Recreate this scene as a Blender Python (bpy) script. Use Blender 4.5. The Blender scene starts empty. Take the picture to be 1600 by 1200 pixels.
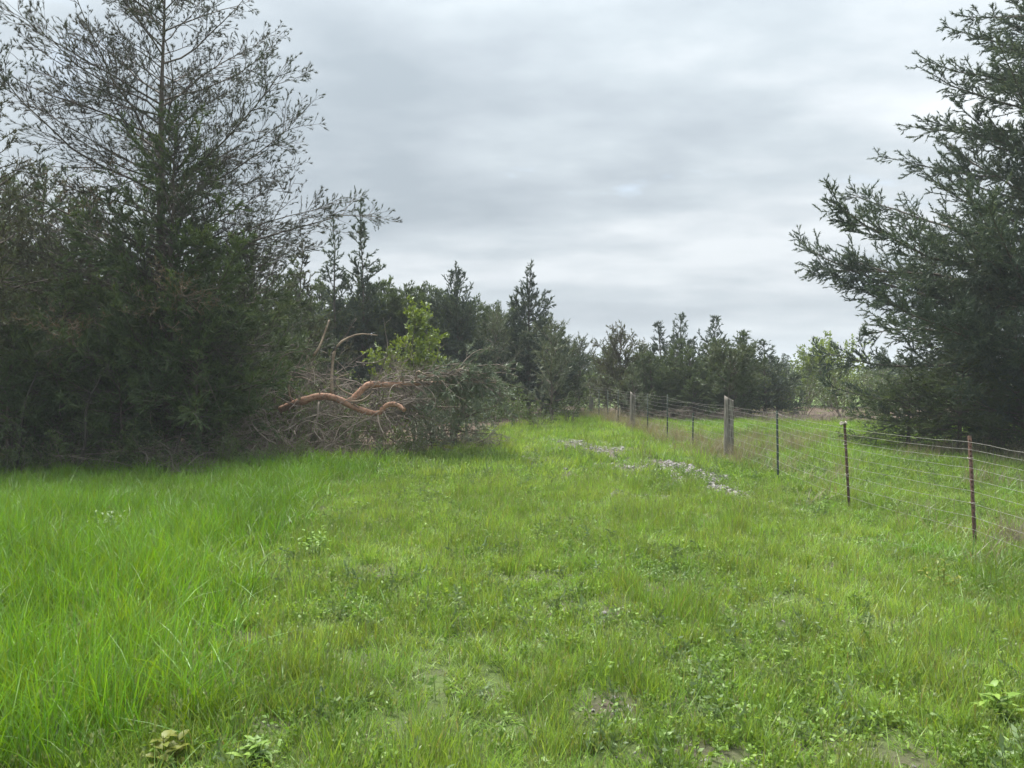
import bpy, math
import numpy as np
from mathutils import Vector

# ------------------------------------------------------------------ camera, sky, sun, exposure
scene = bpy.context.scene
COL = scene.collection
R = math.radians
F = 1208.0           # focal length in pixels of the 1600 px wide photograph
HY = 577.0           # row of the horizon in the photograph
CH = 1.75            # eye height

cam_d = bpy.data.cameras.new('camera')
cam = bpy.data.objects.new('camera', cam_d)
COL.objects.link(cam)
cam_d.sensor_width = 36.0
cam_d.lens = 36.0 * F / 1600.0
cam_d.clip_end = 6000
cam_d.clip_start = 0.05
cam.location = (0, 0, CH)
cam.rotation_euler = (R(90) - math.atan((600 - HY) / F), 0, 0)
scene.camera = cam

SUN_AZ, SUN_EL = R(-28), R(65)
sdir = Vector((math.sin(SUN_AZ) * math.cos(SUN_EL), math.cos(SUN_AZ) * math.cos(SUN_EL), math.sin(SUN_EL)))
sun_d = bpy.data.lights.new('sun', 'SUN')
sun_d.energy = 1.5
sun_d.angle = R(30)
sun_d.color = (1.0, 0.96, 0.88)
sun = bpy.data.objects.new('sun', sun_d)
sun.rotation_euler = sdir.to_track_quat('Z', 'Y').to_euler()
sun.location = (0, 0, 60)
COL.objects.link(sun)

scene.view_settings.view_transform = 'Standard'
scene.view_settings.look = 'None'
scene.view_settings.exposure = 2.5
scene.view_settings.gamma = 1.0
scene.view_settings.use_curve_mapping = False
scene.cycles.use_denoising = True
scene.cycles.max_bounces = 5
scene.cycles.diffuse_bounces = 2
scene.cycles.transmission_bounces = 4
scene.cycles.transparent_max_bounces = 4
scene.cycles.sample_clamp_indirect = 1.0
scene.cycles.sample_clamp_direct = 4.0
scene.cycles.caustics_reflective = False
scene.cycles.caustics_refractive = False
scene.cycles.use_adaptive_sampling = True
scene.cycles.adaptive_threshold = 0.012

world = bpy.data.worlds.new('World')
scene.world = world
world.use_nodes = True
wt = world.node_tree
wt.nodes.clear()


def N(t, kind, **kw):
    n = t.nodes.new(kind)
    for k, v in kw.items():
        setattr(n, k, v)
    return n


def ramp(t, fac, stops):
    r = N(t, 'ShaderNodeValToRGB')
    el = r.color_ramp.elements
    while len(el) < len(stops):
        el.new(0.5)
    for e, (p, c) in zip(el, stops):
        e.position = p
        e.color = c if len(c) == 4 else (*c, 1)
    if fac is not None:
        t.links.new(fac, r.inputs[0])
    return r.outputs[0]


def math_n(t, op, a, b=None, c=None, clamp=False):
    m = N(t, 'ShaderNodeMath', operation=op, use_clamp=clamp)
    for i, v in enumerate((a, b, c)):
        if v is None:
            continue
        if isinstance(v, (int, float)):
            m.inputs[i].default_value = v
        else:
            t.links.new(v, m.inputs[i])
    return m.outputs[0]


def mix_c(t, fac, a, b, mode='MIX'):
    m = N(t, 'ShaderNodeMix', data_type='RGBA', blend_type=mode)
    for s, v in ((m.inputs[0], fac), (m.inputs[6], a), (m.inputs[7], b)):
        if isinstance(v, (int, float)):
            s.default_value = v
        elif isinstance(v, tuple):
            s.default_value = v if len(v) == 4 else (*v, 1)
        else:
            t.links.new(v, s)
    return m.outputs[2]


def noise(t, vec, scale, detail=4, rough=0.55, dist=0.0):
    n = N(t, 'ShaderNodeTexNoise')
    n.inputs['Scale'].default_value = scale
    n.inputs['Detail'].default_value = detail
    n.inputs['Roughness'].default_value = rough
    n.inputs['Distortion'].default_value = dist
    if vec is not None:
        t.links.new(vec, n.inputs['Vector'])
    return n.outputs[0]


def build_sky(t):
    out = N(t, 'ShaderNodeOutputWorld')
    bg = N(t, 'ShaderNodeBackground')
    bg.inputs[1].default_value = 0.1
    sky = N(t, 'ShaderNodeTexSky', sky_type='NISHITA')
    sky.sun_disc = False
    sky.sun_elevation = SUN_EL
    sky.sun_rotation = SUN_AZ
    tc = N(t, 'ShaderNodeTexCoord')
    sep = N(t, 'ShaderNodeSeparateXYZ')
    t.links.new(tc.outputs['Generated'], sep.inputs[0])
    zz = math_n(t, 'ADD', math_n(t, 'MAXIMUM', sep.outputs[2], 0.0), 0.16)
    comb = N(t, 'ShaderNodeCombineXYZ')
    t.links.new(math_n(t, 'DIVIDE', sep.outputs[0], zz), comb.inputs[0])
    t.links.new(math_n(t, 'DIVIDE', sep.outputs[1], zz), comb.inputs[1])
    mp = N(t, 'ShaderNodeMapping')
    mp.inputs['Location'].default_value = SKY_OFFSET
    mp.inputs['Scale'].default_value = (0.7, 1.0, 1.0)
    t.links.new(comb.outputs[0], mp.inputs[0])
    n1 = noise(t, mp.outputs[0], 0.9, 4, 0.5, 0.0)
    n2 = noise(t, mp.outputs[0], 2.4, 9, 0.56, 0.0)
    f = math_n(t, 'ADD', math_n(t, 'MULTIPLY', n1, 0.65), math_n(t, 'MULTIPLY', n2, 0.35))
    cloud = ramp(t, f, [(0.38, (0.8, 0.93, 1.04)), (0.45, (0.98, 1.11, 1.22)), (0.5, (1.14, 1.28, 1.38)), (0.55, (1.36, 1.48, 1.57)), (0.62, (1.68, 1.78, 1.85))])
    # paler towards the horizon, where one looks through more cloud
    hz = math_n(t, 'POWER', math_n(t, 'SUBTRACT', 1.0, math_n(t, 'MAXIMUM', sep.outputs[2], 0.0), clamp=True), 9.0)
    cloud = mix_c(t, math_n(t, 'MULTIPLY', hz, 0.65), cloud, (1.8, 1.95, 2.08))
    # veiled sun behind the cloud
    dot = N(t, 'ShaderNodeVectorMath', operation='DOT_PRODUCT')
    t.links.new(tc.outputs['Generated'], dot.inputs[0])
    dot.inputs[1].default_value = tuple(sdir)
    glow = math_n(t, 'POWER', math_n(t, 'MAXIMUM', dot.outputs['Value'], 0.0), 9.0)
    cloud = mix_c(t, 1.0, cloud, mix_c(t, glow, (0, 0, 0), (0.6, 0.58, 0.54)), 'ADD')
    # an overcast sky grows brighter towards the zenith
    grad = math_n(t, 'ADD', 0.72, math_n(t, 'MULTIPLY', math_n(t, 'MAXIMUM', sep.outputs[2], 0.0), 1.15))
    cloud = mix_c(t, 1.0, cloud, grad, 'MULTIPLY')
    # thin blue gaps
    n3 = noise(t, mp.outputs[0], 1.35, 5, 0.6, 0.2)
    gap = ramp(t, n3, [(0.63, (0, 0, 0)), (0.76, (0.14, 0.14, 0.14))])
    skyc = sky.outputs[0]
    col = mix_c(t, gap, cloud, skyc)
    t.links.new(col, bg.inputs[0])
    t.links.new(bg.outputs[0], out.inputs[0])


SKY_OFFSET = (3.1, 1.7, 0.0)
build_sky(wt)

# ------------------------------------------------------------------ helpers
rng = np.random.default_rng(11)


def P(px, py, d):
    """world point seen at pixel (px, py) of the photograph, d metres ahead"""
    return np.array([(px - 800) / F * d, d, CH + (HY - py) / F * d])


def X(px, d):
    return (px - 800) / F * d


def _hash(ix, iy, seed):
    h = np.sin(ix * 127.1 + iy * 311.7 + seed * 74.7) * 43758.5453
    return h - np.floor(h)


def vnoise(x, y, s, seed=0):
    x = np.asarray(x, float) * s
    y = np.asarray(y, float) * s
    ix, iy = np.floor(x), np.floor(y)
    fx, fy = x - ix, y - iy
    fx = fx * fx * (3 - 2 * fx)
    fy = fy * fy * (3 - 2 * fy)
    a = _hash(ix, iy, seed); b = _hash(ix + 1, iy, seed)
    c = _hash(ix, iy + 1, seed); d = _hash(ix + 1, iy + 1, seed)
    return (a * (1 - fx) + b * fx) * (1 - fy) + (c * (1 - fx) + d * fx) * fy


def fnoise(x, y, s, seed=0):
    return 0.55 * vnoise(x, y, s, seed) + 0.3 * vnoise(x, y, s * 2.1, seed + 5) + 0.15 * vnoise(x, y, s * 4.3, seed + 9)


def sstep(a, b, v):
    t = np.clip((np.asarray(v, float) - a) / (b - a), 0, 1)
    return t * t * (3 - 2 * t)


def terrain(x, y):
    x = np.asarray(x, float); y = np.asarray(y, float)
    near = np.exp(-(np.abs(x) / 60) ** 2 - (np.abs(y - 15) / 60) ** 2)
    z = (fnoise(x, y, 0.22, 3) - 0.5) * 0.14 * near
    z = z + (vnoise(x, y, 1.3, 8) - 0.5) * 0.05 * near
    # two shallow wheel ruts along the track
    for xc in (-0.1, 1.55):
        z = z - 0.06 * np.exp(-((x - xc - 0.03 * y) / 0.28) ** 2) * near
    z = z - 0.15 * sstep(2.6, 4.2, x) * near
    return z - terrain0


EDGE_X = [-14, -8.1, -5.2, -4.3, -1.74, -1.16, 0, 2.5, 3.5, 4.5, 14]
EDGE_Y = [11.2, 11.5, 12.0, 13.4, 14.8, 17.5, 24, 30, 29, 27, 26]


def past_edge(x, y):
    """metres beyond the edge of the clearing"""
    return np.asarray(y, float) - np.interp(x, EDGE_X, EDGE_Y)


terrain0 = 0.0
terrain0 = float(np.mean(terrain(np.linspace(-6, 6, 60), np.linspace(4, 16, 60)))) + 0.03


def T(x, y):
    return float(terrain(x, y))


def mesh(name, verts, tris=None, quads=None, mats=(), tri_mat=None, quad_mat=None, smooth_quads=False):
    me = bpy.data.meshes.new(name)
    verts = np.ascontiguousarray(verts, np.float32).reshape(-1, 3)
    tris = np.zeros((0, 3), np.int32) if tris is None else np.asarray(tris, np.int32).reshape(-1, 3)
    quads = np.zeros((0, 4), np.int32) if quads is None else np.asarray(quads, np.int32).reshape(-1, 4)
    nt, nq = len(tris), len(quads)
    me.vertices.add(len(verts))
    me.vertices.foreach_set('co', verts.ravel())
    me.loops.add(nt * 3 + nq * 4)
    me.loops.foreach_set('vertex_index', np.concatenate([tris.ravel(), quads.ravel()]).astype(np.int32))
    me.polygons.add(nt + nq)
    ls = np.concatenate([np.arange(nt) * 3, nt * 3 + np.arange(nq) * 4]).astype(np.int32)
    me.polygons.foreach_set('loop_start', ls)
    mi = np.zeros(nt + nq, np.int32)
    if tri_mat is not None:
        mi[:nt] = tri_mat
    if quad_mat is not None:
        mi[nt:] = quad_mat
    me.polygons.foreach_set('material_index', mi)
    if smooth_quads:
        sm = np.zeros(nt + nq, bool); sm[nt:] = True
        me.polygons.foreach_set('use_smooth', sm)
    for m in mats:
        me.materials.append(m)
    me.update(calc_edges=True)
    return me


class Geo:
    """collects triangles and quads with a material slot each"""
    def __init__(self):
        self.v = []; self.t = []; self.q = []; self.tm = []; self.qm = []; self.n = 0

    def add(self, v, t=None, q=None, m=0):
        v = np.asarray(v, float).reshape(-1, 3)
        if t is not None and len(t):
            t = np.asarray(t).reshape(-1, 3)
            self.t.append(t + self.n); self.tm.append(np.full(len(t), m))
        if q is not None and len(q):
            q = np.asarray(q).reshape(-1, 4)
            self.q.append(q + self.n); self.qm.append(np.full(len(q), m))
        self.v.append(v); self.n += len(v)
        return self

    def build(self, name, mats, smooth=True):
        c = lambda a: np.concatenate(a) if a else None
        return mesh(name, np.concatenate(self.v), c(self.t), c(self.q), mats, c(self.tm), c(self.qm), smooth)


def unit(v):
    return v / np.maximum(np.linalg.norm(v, axis=-1, keepdims=True), 1e-9)


def tubes(geo, lines, radii, sides=4, m=0, cap=False):
    """lines (n,k,3), radii (n,k)"""
    lines = np.asarray(lines, float); radii = np.asarray(radii, float)
    n, k, _ = lines.shape
    tan = np.gradient(lines, axis=1)
    tan = unit(tan)
    ref = np.where(np.abs(tan[..., 2:3]) > 0.93, np.array([1.0, 0, 0]), np.array([0, 0, 1.0]))
    u = unit(np.cross(tan, ref)); w = np.cross(tan, u)
    a = np.arange(sides) / sides * 2 * math.pi
    ring = u[:, :, None, :] * np.cos(a)[None, None, :, None] + w[:, :, None, :] * np.sin(a)[None, None, :, None]
    v = lines[:, :, None, :] + ring * radii[:, :, None, None]
    idx = np.arange(n * k * sides).reshape(n, k, sides)
    s2 = np.roll(np.arange(sides), -1)
    q = np.stack([idx[:, :-1, :], idx[:, :-1][:, :, s2], idx[:, 1:][:, :, s2], idx[:, 1:, :]], -1)
    t = None
    if cap and sides >= 3:
        tl = []
        for j in range(1, sides - 1):
            tl.append(np.stack([idx[:, -1, 0], idx[:, -1, j], idx[:, -1, j + 1]], -1))
            tl.append(np.stack([idx[:, 0, 0], idx[:, 0, j + 1], idx[:, 0, j]], -1))
        t = np.concatenate(tl)
    geo.add(v, t, q.reshape(-1, 4), m)


def leaves(geo, pos, d, length, width, m=0, shape='tri', g=None):
    g = g or rng
    n = len(pos)
    d = unit(d)
    side = unit(np.cross(d, g.normal(size=(n, 3))))
    length = np.broadcast_to(length, (n,))[:, None]
    width = np.broadcast_to(width, (n,))[:, None]
    if shape == 'tri':
        v = np.stack([pos - side * width / 2, pos + side * width / 2, pos + d * length], 1)
        geo.add(v, t=np.arange(n * 3).reshape(n, 3), m=m)
    else:
        mid = pos + d * length * 0.45
        v = np.stack([pos, mid + side * width / 2, pos + d * length, mid - side * width / 2], 1)
        geo.add(v, q=np.arange(n * 4).reshape(n, 4), m=m)


def sample(lines, idx, t):
    k = lines.shape[1]
    f = np.clip(t, 0, 0.9999) * (k - 1)
    i = f.astype(int); fr = (f - i)[:, None]
    a = lines[idx, i]; b = lines[idx, i + 1]
    return a * (1 - fr) + b * fr, unit(b - a)


def grow(g, start, d0, length, k=5, up=0.0, wander=0.12):
    """curved lines from start; up = pull towards +z along the line"""
    n = len(start)
    pts = [start]; d = unit(d0); p = start
    step = (length / (k - 1))[:, None]
    upv = np.array([0, 0, 1.0])
    for _ in range(k - 1):
        p = p + d * step
        pts.append(p)
        d = unit(d + upv * np.reshape(up, (-1, 1)) + g.normal(size=(n, 3)) * wander)
    return np.stack(pts, 1)


def offshoots(g, lines, lens, per_m, ang, ratio, t0=0.15, t1=1.0, minlen=0.05, k=4, up=0.1, flat=0.5, wander=0.12, taper=0.65, cap_len=9.0, tip_bias=1.0):
    cnt = np.maximum(1, g.poisson(np.maximum(lens * per_m, 0.4)))
    idx = np.repeat(np.arange(len(lines)), cnt)
    n = len(idx)
    t = t0 + (t1 - t0) * g.random(n) ** tip_bias
    p, tan = sample(lines, idx, t)
    s = unit(np.cross(tan, np.array([0, 0, 1.0])) + 1e-6)
    nn = np.cross(s, tan)
    phi = g.normal(size=n) * (1 - flat) * 2.2 + np.where(g.random(n) < 0.5, 0, math.pi)
    a = g.uniform(ang[0], ang[1], n)
    d = tan * np.cos(a)[:, None] + (s * np.cos(phi)[:, None] + nn * np.sin(phi)[:, None]) * np.sin(a)[:, None]
    L = np.clip(lens[idx] * ratio * (1 - taper * t) * g.uniform(0.6, 1.25, n), minlen, cap_len)
    return grow(g, p, d, L, k, up, wander), L


def foliage(geo, g, lines, lens, per_m, ll, lw, spread=0.5, t0=0.1, m=0, upb=0.0, shape='tri'):
    cnt = np.maximum(1, g.poisson(lens * per_m))
    idx = np.repeat(np.arange(len(lines)), cnt)
    n = len(idx)
    p, tan = sample(lines, idx, t0 + (1 - t0) * g.random(n))
    d = tan + g.normal(size=(n, 3)) * spread
    d[:, 2] += upb
    leaves(geo, p, d, ll * g.uniform(0.55, 1.3, n), lw * g.uniform(0.7, 1.2, n), m, shape, g)


def smooth_line(pts, k):
    pts = np.asarray(pts, float)
    s = np.concatenate([[0], np.cumsum(np.linalg.norm(np.diff(pts, axis=0), axis=1))]); s /= s[-1]
    n = len(pts)
    u = np.linspace(0, 1, k)
    # Catmull-Rom through the points
    ext = np.vstack([2 * pts[0] - pts[1], pts, 2 * pts[-1] - pts[-2]])
    out = []
    for a in u:
        i = min(np.searchsorted(s, a, side='right') - 1, n - 2)
        t = (a - s[i]) / (s[i + 1] - s[i])
        p0, p1, p2, p3 = ext[i], ext[i + 1], ext[i + 2], ext[i + 3]
        out.append(0.5 * ((2 * p1) + (-p0 + p2) * t + (2 * p0 - 5 * p1 + 4 * p2 - p3) * t * t + (-p0 + 3 * p1 - 3 * p2 + p3) * t ** 3))
    return np.array(out)


# gravel and bare patches: (px, py, radius along x, radius along y)
PATCH = [(1048, 726, .4, .9), (1068, 738, .5, 1.0), (1096, 751, .55, .9), (1128, 763, .42, .6), (1158, 777, .35, .4), (985, 727, .42, .7), (945, 706, .4, 1.0), (905, 701, .35, 1.0), (975, 772, .25, .3), (1040, 775, .2, .2), (1145, 782, .2, .2),
         (828, 716, .22, .4), (950, 965, .16, .34), (870, 955, .22, .16), (840, 900, .25, .2), (775, 865, .25, .2), (960, 1110, .22, .18), (660, 1130, .12, .08), (1330, 1160, .2, .15), (1145, 945, .12, .22),
         (1185, 1010, .12, .2), (1250, 970, .1, .12), (365, 1012, .2, .18), (590, 900, .3, .25), (690, 945, .1, .08), (1425, 1175, .15, .12), (550, 1010, .18, .12), (1090, 1185, .2, .1), (420, 1150, .14, .08)]
PW = []
for (px, py, rx, ry) in PATCH:
    d = F * CH / (py - HY)
    PW.append((X(px, d), d, rx, ry))


def patch_mask(x, y):
    m = np.zeros_like(x)
    for (cx, cy, rx, ry) in PW:
        e = ((x - cx) / rx) ** 2 + ((y - cy) / ry) ** 2
        m = np.maximum(m, np.exp(-e * 1.2))
    return m * (0.45 + 1.5 * vnoise(x, y, 3.0, 21)) * np.where(y > 8, 1.15, 0.85)


# ------------------------------------------------------------------ materials
def new_mat(name):
    m = bpy.data.materials.new(name)
    m.use_nodes = True
    m.node_tree.nodes.clear()
    return m, m.node_tree


def hexmix(c, k):
    return tuple(min(1.0, max(0.0, v * k)) for v in c)


def leaf_mat(name, c1, c2, c3=None, transl=0.4, world_scale=0.6, gloss=0.08, patch=0.5):
    """thin foliage: diffuse + translucent + a little sheen; colour varies leaf by leaf and in broad natural patches"""
    m, t = new_mat(name)
    out = N(t, 'ShaderNodeOutputMaterial')
    geo = N(t, 'ShaderNodeNewGeometry')
    n = noise(t, geo.outputs['Position'], world_scale, 3, 0.6)
    n = ramp(t, n, [(0.36, (0, 0, 0)), (0.64, (1, 1, 1))])
    isl = geo.outputs['Random Per Island']
    fac = math_n(t, 'ADD', math_n(t, 'MULTIPLY', n, patch), math_n(t, 'MULTIPLY', isl, 1 - patch))
    col = ramp(t, fac, [(0.1, c1), (0.9, c2)] if c3 is None else [(0.08, c1), (0.6, c2), (0.95, c3)])
    oi = N(t, 'ShaderNodeObjectInfo')
    hsv = N(t, 'ShaderNodeHueSaturation')
    t.links.new(col, hsv.inputs['Color'])
    t.links.new(math_n(t, 'ADD', 0.85, math_n(t, 'MULTIPLY', oi.outputs['Random'], 0.3)), hsv.inputs['Value'])
    col = hsv.outputs[0]
    df = N(t, 'ShaderNodeBsdfDiffuse'); tr = N(t, 'ShaderNodeBsdfTranslucent'); gl = N(t, 'ShaderNodeBsdfGlossy')
    t.links.new(col, df.inputs[0])
    t.links.new(mix_c(t, 1.0, col, (1.25, 1.15, 0.7), 'MULTIPLY'), tr.inputs[0])
    gl.inputs['Roughness'].default_value = 0.5
    gl.inputs[0].default_value = (0.75, 0.8, 0.75, 1)
    m1 = N(t, 'ShaderNodeMixShader'); m1.inputs[0].default_value = transl
    t.links.new(df.outputs[0], m1.inputs[1]); t.links.new(tr.outputs[0], m1.inputs[2])
    m2 = N(t, 'ShaderNodeMixShader'); m2.inputs[0].default_value = gloss
    t.links.new(m1.outputs[0], m2.inputs[1]); t.links.new(gl.outputs[0], m2.inputs[2])
    t.links.new(m2.outputs[0], out.inputs[0])
    return m


def solid_mat(name, stops, scale=8.0, stretch=(1, 1, 1), rough=0.8, bump=0.3, metal=0.0, detail=5, coord='Object'):
    m, t = new_mat(name)
    out = N(t, 'ShaderNodeOutputMaterial')
    b = N(t, 'ShaderNodeBsdfPrincipled')
    tc = N(t, 'ShaderNodeTexCoord')
    mp = N(t, 'ShaderNodeMapping'); mp.inputs['Scale'].default_value = stretch
    t.links.new(tc.outputs[coord], mp.inputs[0])
    n = noise(t, mp.outputs[0], scale, detail, 0.62)
    t.links.new(ramp(t, n, stops), b.inputs['Base Color'])
    b.inputs['Roughness'].default_value = rough
    b.inputs['Metallic'].default_value = metal
    bm = N(t, 'ShaderNodeBump'); bm.inputs['Strength'].default_value = bump; bm.inputs['Distance'].default_value = 0.02
    t.links.new(n, bm.inputs['Height']); t.links.new(bm.outputs[0], b.inputs['Normal'])
    t.links.new(b.outputs[0], out.inputs[0])
    return m


M_cedar = leaf_mat('cedar_foliage', (0.048, 0.078, 0.034), (0.08, 0.12, 0.046), (0.125, 0.165, 0.06), 0.38, 1.5, 0.05)
M_cedar_blue = leaf_mat('cedar_foliage_blue', (0.034, 0.056, 0.046), (0.066, 0.1, 0.072), (0.12, 0.15, 0.075), 0.32, 1.3, 0.06, 0.35)
M_cedar_brown = leaf_mat('cedar_foliage_bronze', (0.07, 0.062, 0.042), (0.08, 0.095, 0.045), (0.1, 0.135, 0.055), 0.35, 0.9, 0.05)
M_pine = leaf_mat('pine_needles', (0.075, 0.1, 0.06), (0.115, 0.145, 0.085), (0.15, 0.175, 0.105), 0.25, 1.1, 0.08)
M_pine_sick = leaf_mat('pine_needles_thin', (0.06, 0.044, 0.038), (0.052, 0.062, 0.04), (0.055, 0.085, 0.045), 0.3, 0.8, 0.06)
M_fallen_needle = leaf_mat('fallen_pine_needles', (0.075, 0.11, 0.065), (0.115, 0.16, 0.092), (0.16, 0.2, 0.12), 0.25, 1.4, 0.1)
M_brown_needle = leaf_mat('dead_needles', (0.1, 0.06, 0.035), (0.17, 0.11, 0.06), None, 0.25, 1.5, 0.05)
M_lime = leaf_mat('young_leaves', (0.11, 0.17, 0.02), (0.17, 0.245, 0.03), (0.23, 0.3, 0.05), 0.5, 1.0, 0.08)
M_shrub = leaf_mat('shrub_leaves', (0.05, 0.085, 0.02), (0.085, 0.135, 0.028), (0.14, 0.19, 0.04), 0.4, 0.9, 0.07)
M_twig = solid_mat('grey_twigs', [(0.35, (0.12, 0.098, 0.08)), (0.6, (0.22, 0.18, 0.145)), (0.75, (0.32, 0.28, 0.24))], 2.5, bump=0.0)
M_twig_dark = solid_mat('dark_twigs', [(0.35, (0.055, 0.044, 0.042)), (0.7, (0.12, 0.095, 0.088))], 2.5, bump=0.0)
M_stem = solid_mat('dark_stem_bark', [(0.35, (0.02, 0.016, 0.013)), (0.7, (0.055, 0.044, 0.036))], 9, (1, 1, 0.25), bump=0.4)
M_bark = solid_mat('grey_bark', [(0.35, (0.05, 0.038, 0.03)), (0.55, (0.11, 0.085, 0.068)), (0.75, (0.18, 0.15, 0.125))], 9, (1, 1, 0.25), bump=0.6)
M_redbark = solid_mat('red_pine_bark', [(0.32, (0.15, 0.085, 0.055)), (0.44, (0.33, 0.165, 0.1)), (0.56, (0.44, 0.25, 0.165)), (0.68, (0.3, 0.235, 0.18)), (0.75, (0.2, 0.17, 0.14))], 13, (1.2, 2, 2), rough=0.75, bump=0.5)
M_palebranch = solid_mat('pale_bark', [(0.35, (0.2, 0.14, 0.1)), (0.6, (0.36, 0.28, 0.2)), (0.75, (0.45, 0.38, 0.3))], 7, bump=0.3)
M_post = solid_mat('weathered_post', [(0.34, (0.05, 0.042, 0.037)), (0.47, (0.16, 0.14, 0.122)), (0.58, (0.25, 0.225, 0.2)), (0.72, (0.34, 0.315, 0.285))], 26, (1, 1, 0.1), rough=0.9, bump=0.8)
M_rust = solid_mat('rusty_steel', [(0.35, (0.04, 0.025, 0.018)), (0.55, (0.095, 0.05, 0.034)), (0.72, (0.16, 0.085, 0.055))], 22, rough=0.85, bump=0.3)
M_rust_dark = solid_mat('dark_rusty_steel', [(0.35, (0.03, 0.022, 0.016)), (0.55, (0.075, 0.042, 0.026)), (0.72, (0.13, 0.07, 0.042))], 22, rough=0.85, bump=0.3)
M_greensteel = solid_mat('green_painted_steel', [(0.35, (0.012, 0.025, 0.016)), (0.6, (0.022, 0.045, 0.028)), (0.75, (0.07, 0.06, 0.045))], 20, rough=0.6, bump=0.15)
M_wire = solid_mat('galvanised_wire', [(0.35, (0.2, 0.195, 0.175)), (0.65, (0.36, 0.35, 0.32))], 12, rough=0.45, bump=0.0, metal=0.3)
M_clip = solid_mat('pale_clip', [(0.35, (0.34, 0.3, 0.25)), (0.65, (0.5, 0.46, 0.39))], 12, rough=0.6, bump=0.0)
M_stone = solid_mat('limestone', [(0.3, (0.13, 0.123, 0.112)), (0.5, (0.23, 0.222, 0.205)), (0.7, (0.38, 0.37, 0.345))], 5, rough=0.9, bump=0.5)


def grass_mat(name, lo, mid, hi, dry, transl=0.45, dry_amt=0.0):
    m, t = new_mat(name)
    out = N(t, 'ShaderNodeOutputMaterial')
    geo = N(t, 'ShaderNodeNewGeometry')
    n = noise(t, geo.outputs['Position'], 0.55, 4, 0.6)
    n = ramp(t, n, [(0.35, (0, 0, 0)), (0.65, (1, 1, 1))])
    fac = math_n(t, 'ADD', math_n(t, 'MULTIPLY', n, 0.45), math_n(t, 'MULTIPLY', geo.outputs['Random Per Island'], 0.55))
    col = ramp(t, fac, [(0.05, lo), (0.5, mid), (0.95, hi)])
    oi = N(t, 'ShaderNodeObjectInfo')
    hsv = N(t, 'ShaderNodeHueSaturation')
    t.links.new(col, hsv.inputs['Color'])
    t.links.new(math_n(t, 'ADD', 0.482, math_n(t, 'MULTIPLY', oi.outputs['Random'], 0.036)), hsv.inputs['Hue'])
    t.links.new(math_n(t, 'ADD', 0.8, math_n(t, 'MULTIPLY', oi.outputs['Random'], 0.4)), hsv.inputs['Value'])
    # a share of straw blades
    dr = math_n(t, 'GREATER_THAN', math_n(t, 'FRACT', math_n(t, 'MULTIPLY', geo.outputs['Random Per Island'], 37.0)), 1.0 - dry_amt)
    col = mix_c(t, dr, hsv.outputs[0], dry)
    df = N(t, 'ShaderNodeBsdfDiffuse'); tr = N(t, 'ShaderNodeBsdfTranslucent'); gl = N(t, 'ShaderNodeBsdfGlossy')
    t.links.new(col, df.inputs[0])
    t.links.new(mix_c(t, 1.0, col, (1.3, 1.2, 0.6), 'MULTIPLY'), tr.inputs[0])
    gl.inputs['Roughness'].default_value = 0.42
    gl.inputs[0].default_value = (0.8, 0.85, 0.8, 1)
    m1 = N(t, 'ShaderNodeMixShader'); m1.inputs[0].default_value = transl
    t.links.new(df.outputs[0], m1.inputs[1]); t.links.new(tr.outputs[0], m1.inputs[2])
    m2 = N(t, 'ShaderNodeMixShader'); m2.inputs[0].default_value = 0.035
    t.links.new(m1.outputs[0], m2.inputs[1]); t.links.new(gl.outputs[0], m2.inputs[2])
    t.links.new(m2.outputs[0], out.inputs[0])
    return m


STRAW = (0.26, 0.225, 0.11)
M_tall = grass_mat('lush_grass', (0.072, 0.15, 0.012), (0.132, 0.262, 0.018), (0.215, 0.365, 0.036), STRAW, 0.45, 0.008)
M_short = grass_mat('short_grass', (0.1, 0.178, 0.028), (0.205, 0.325, 0.052), (0.35, 0.475, 0.115), STRAW, 0.45, 0.055)
M_field_shaded = grass_mat('field_grass', (0.08, 0.155, 0.018), (0.135, 0.24, 0.028), (0.22, 0.34, 0.05), STRAW, 0.42, 0.04)  # green set darker to stand in for the shade beside the big cedar
M_seed = leaf_mat('seed_heads', (0.2, 0.27, 0.09), (0.28, 0.34, 0.14), None, 0.4, 1.0, 0.05)
M_dry = grass_mat('dry_grass', (0.16, 0.138, 0.108), (0.23, 0.2, 0.15), (0.3, 0.265, 0.2), STRAW, 0.3, 0.2)
M_weed = leaf_mat('weed_leaves', (0.11, 0.2, 0.03), (0.19, 0.315, 0.05), (0.29, 0.42, 0.085), 0.4, 1.2, 0.04)
M_weed_pale = leaf_mat('pale_weed_leaves', (0.11, 0.18, 0.06), (0.16, 0.23, 0.09), None, 0.35, 1.2, 0.04)
M_weed_yellow = leaf_mat('yellow_weed_leaves', (0.15, 0.2, 0.025), (0.25, 0.26, 0.04), None, 0.4, 1.2, 0.04)


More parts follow.
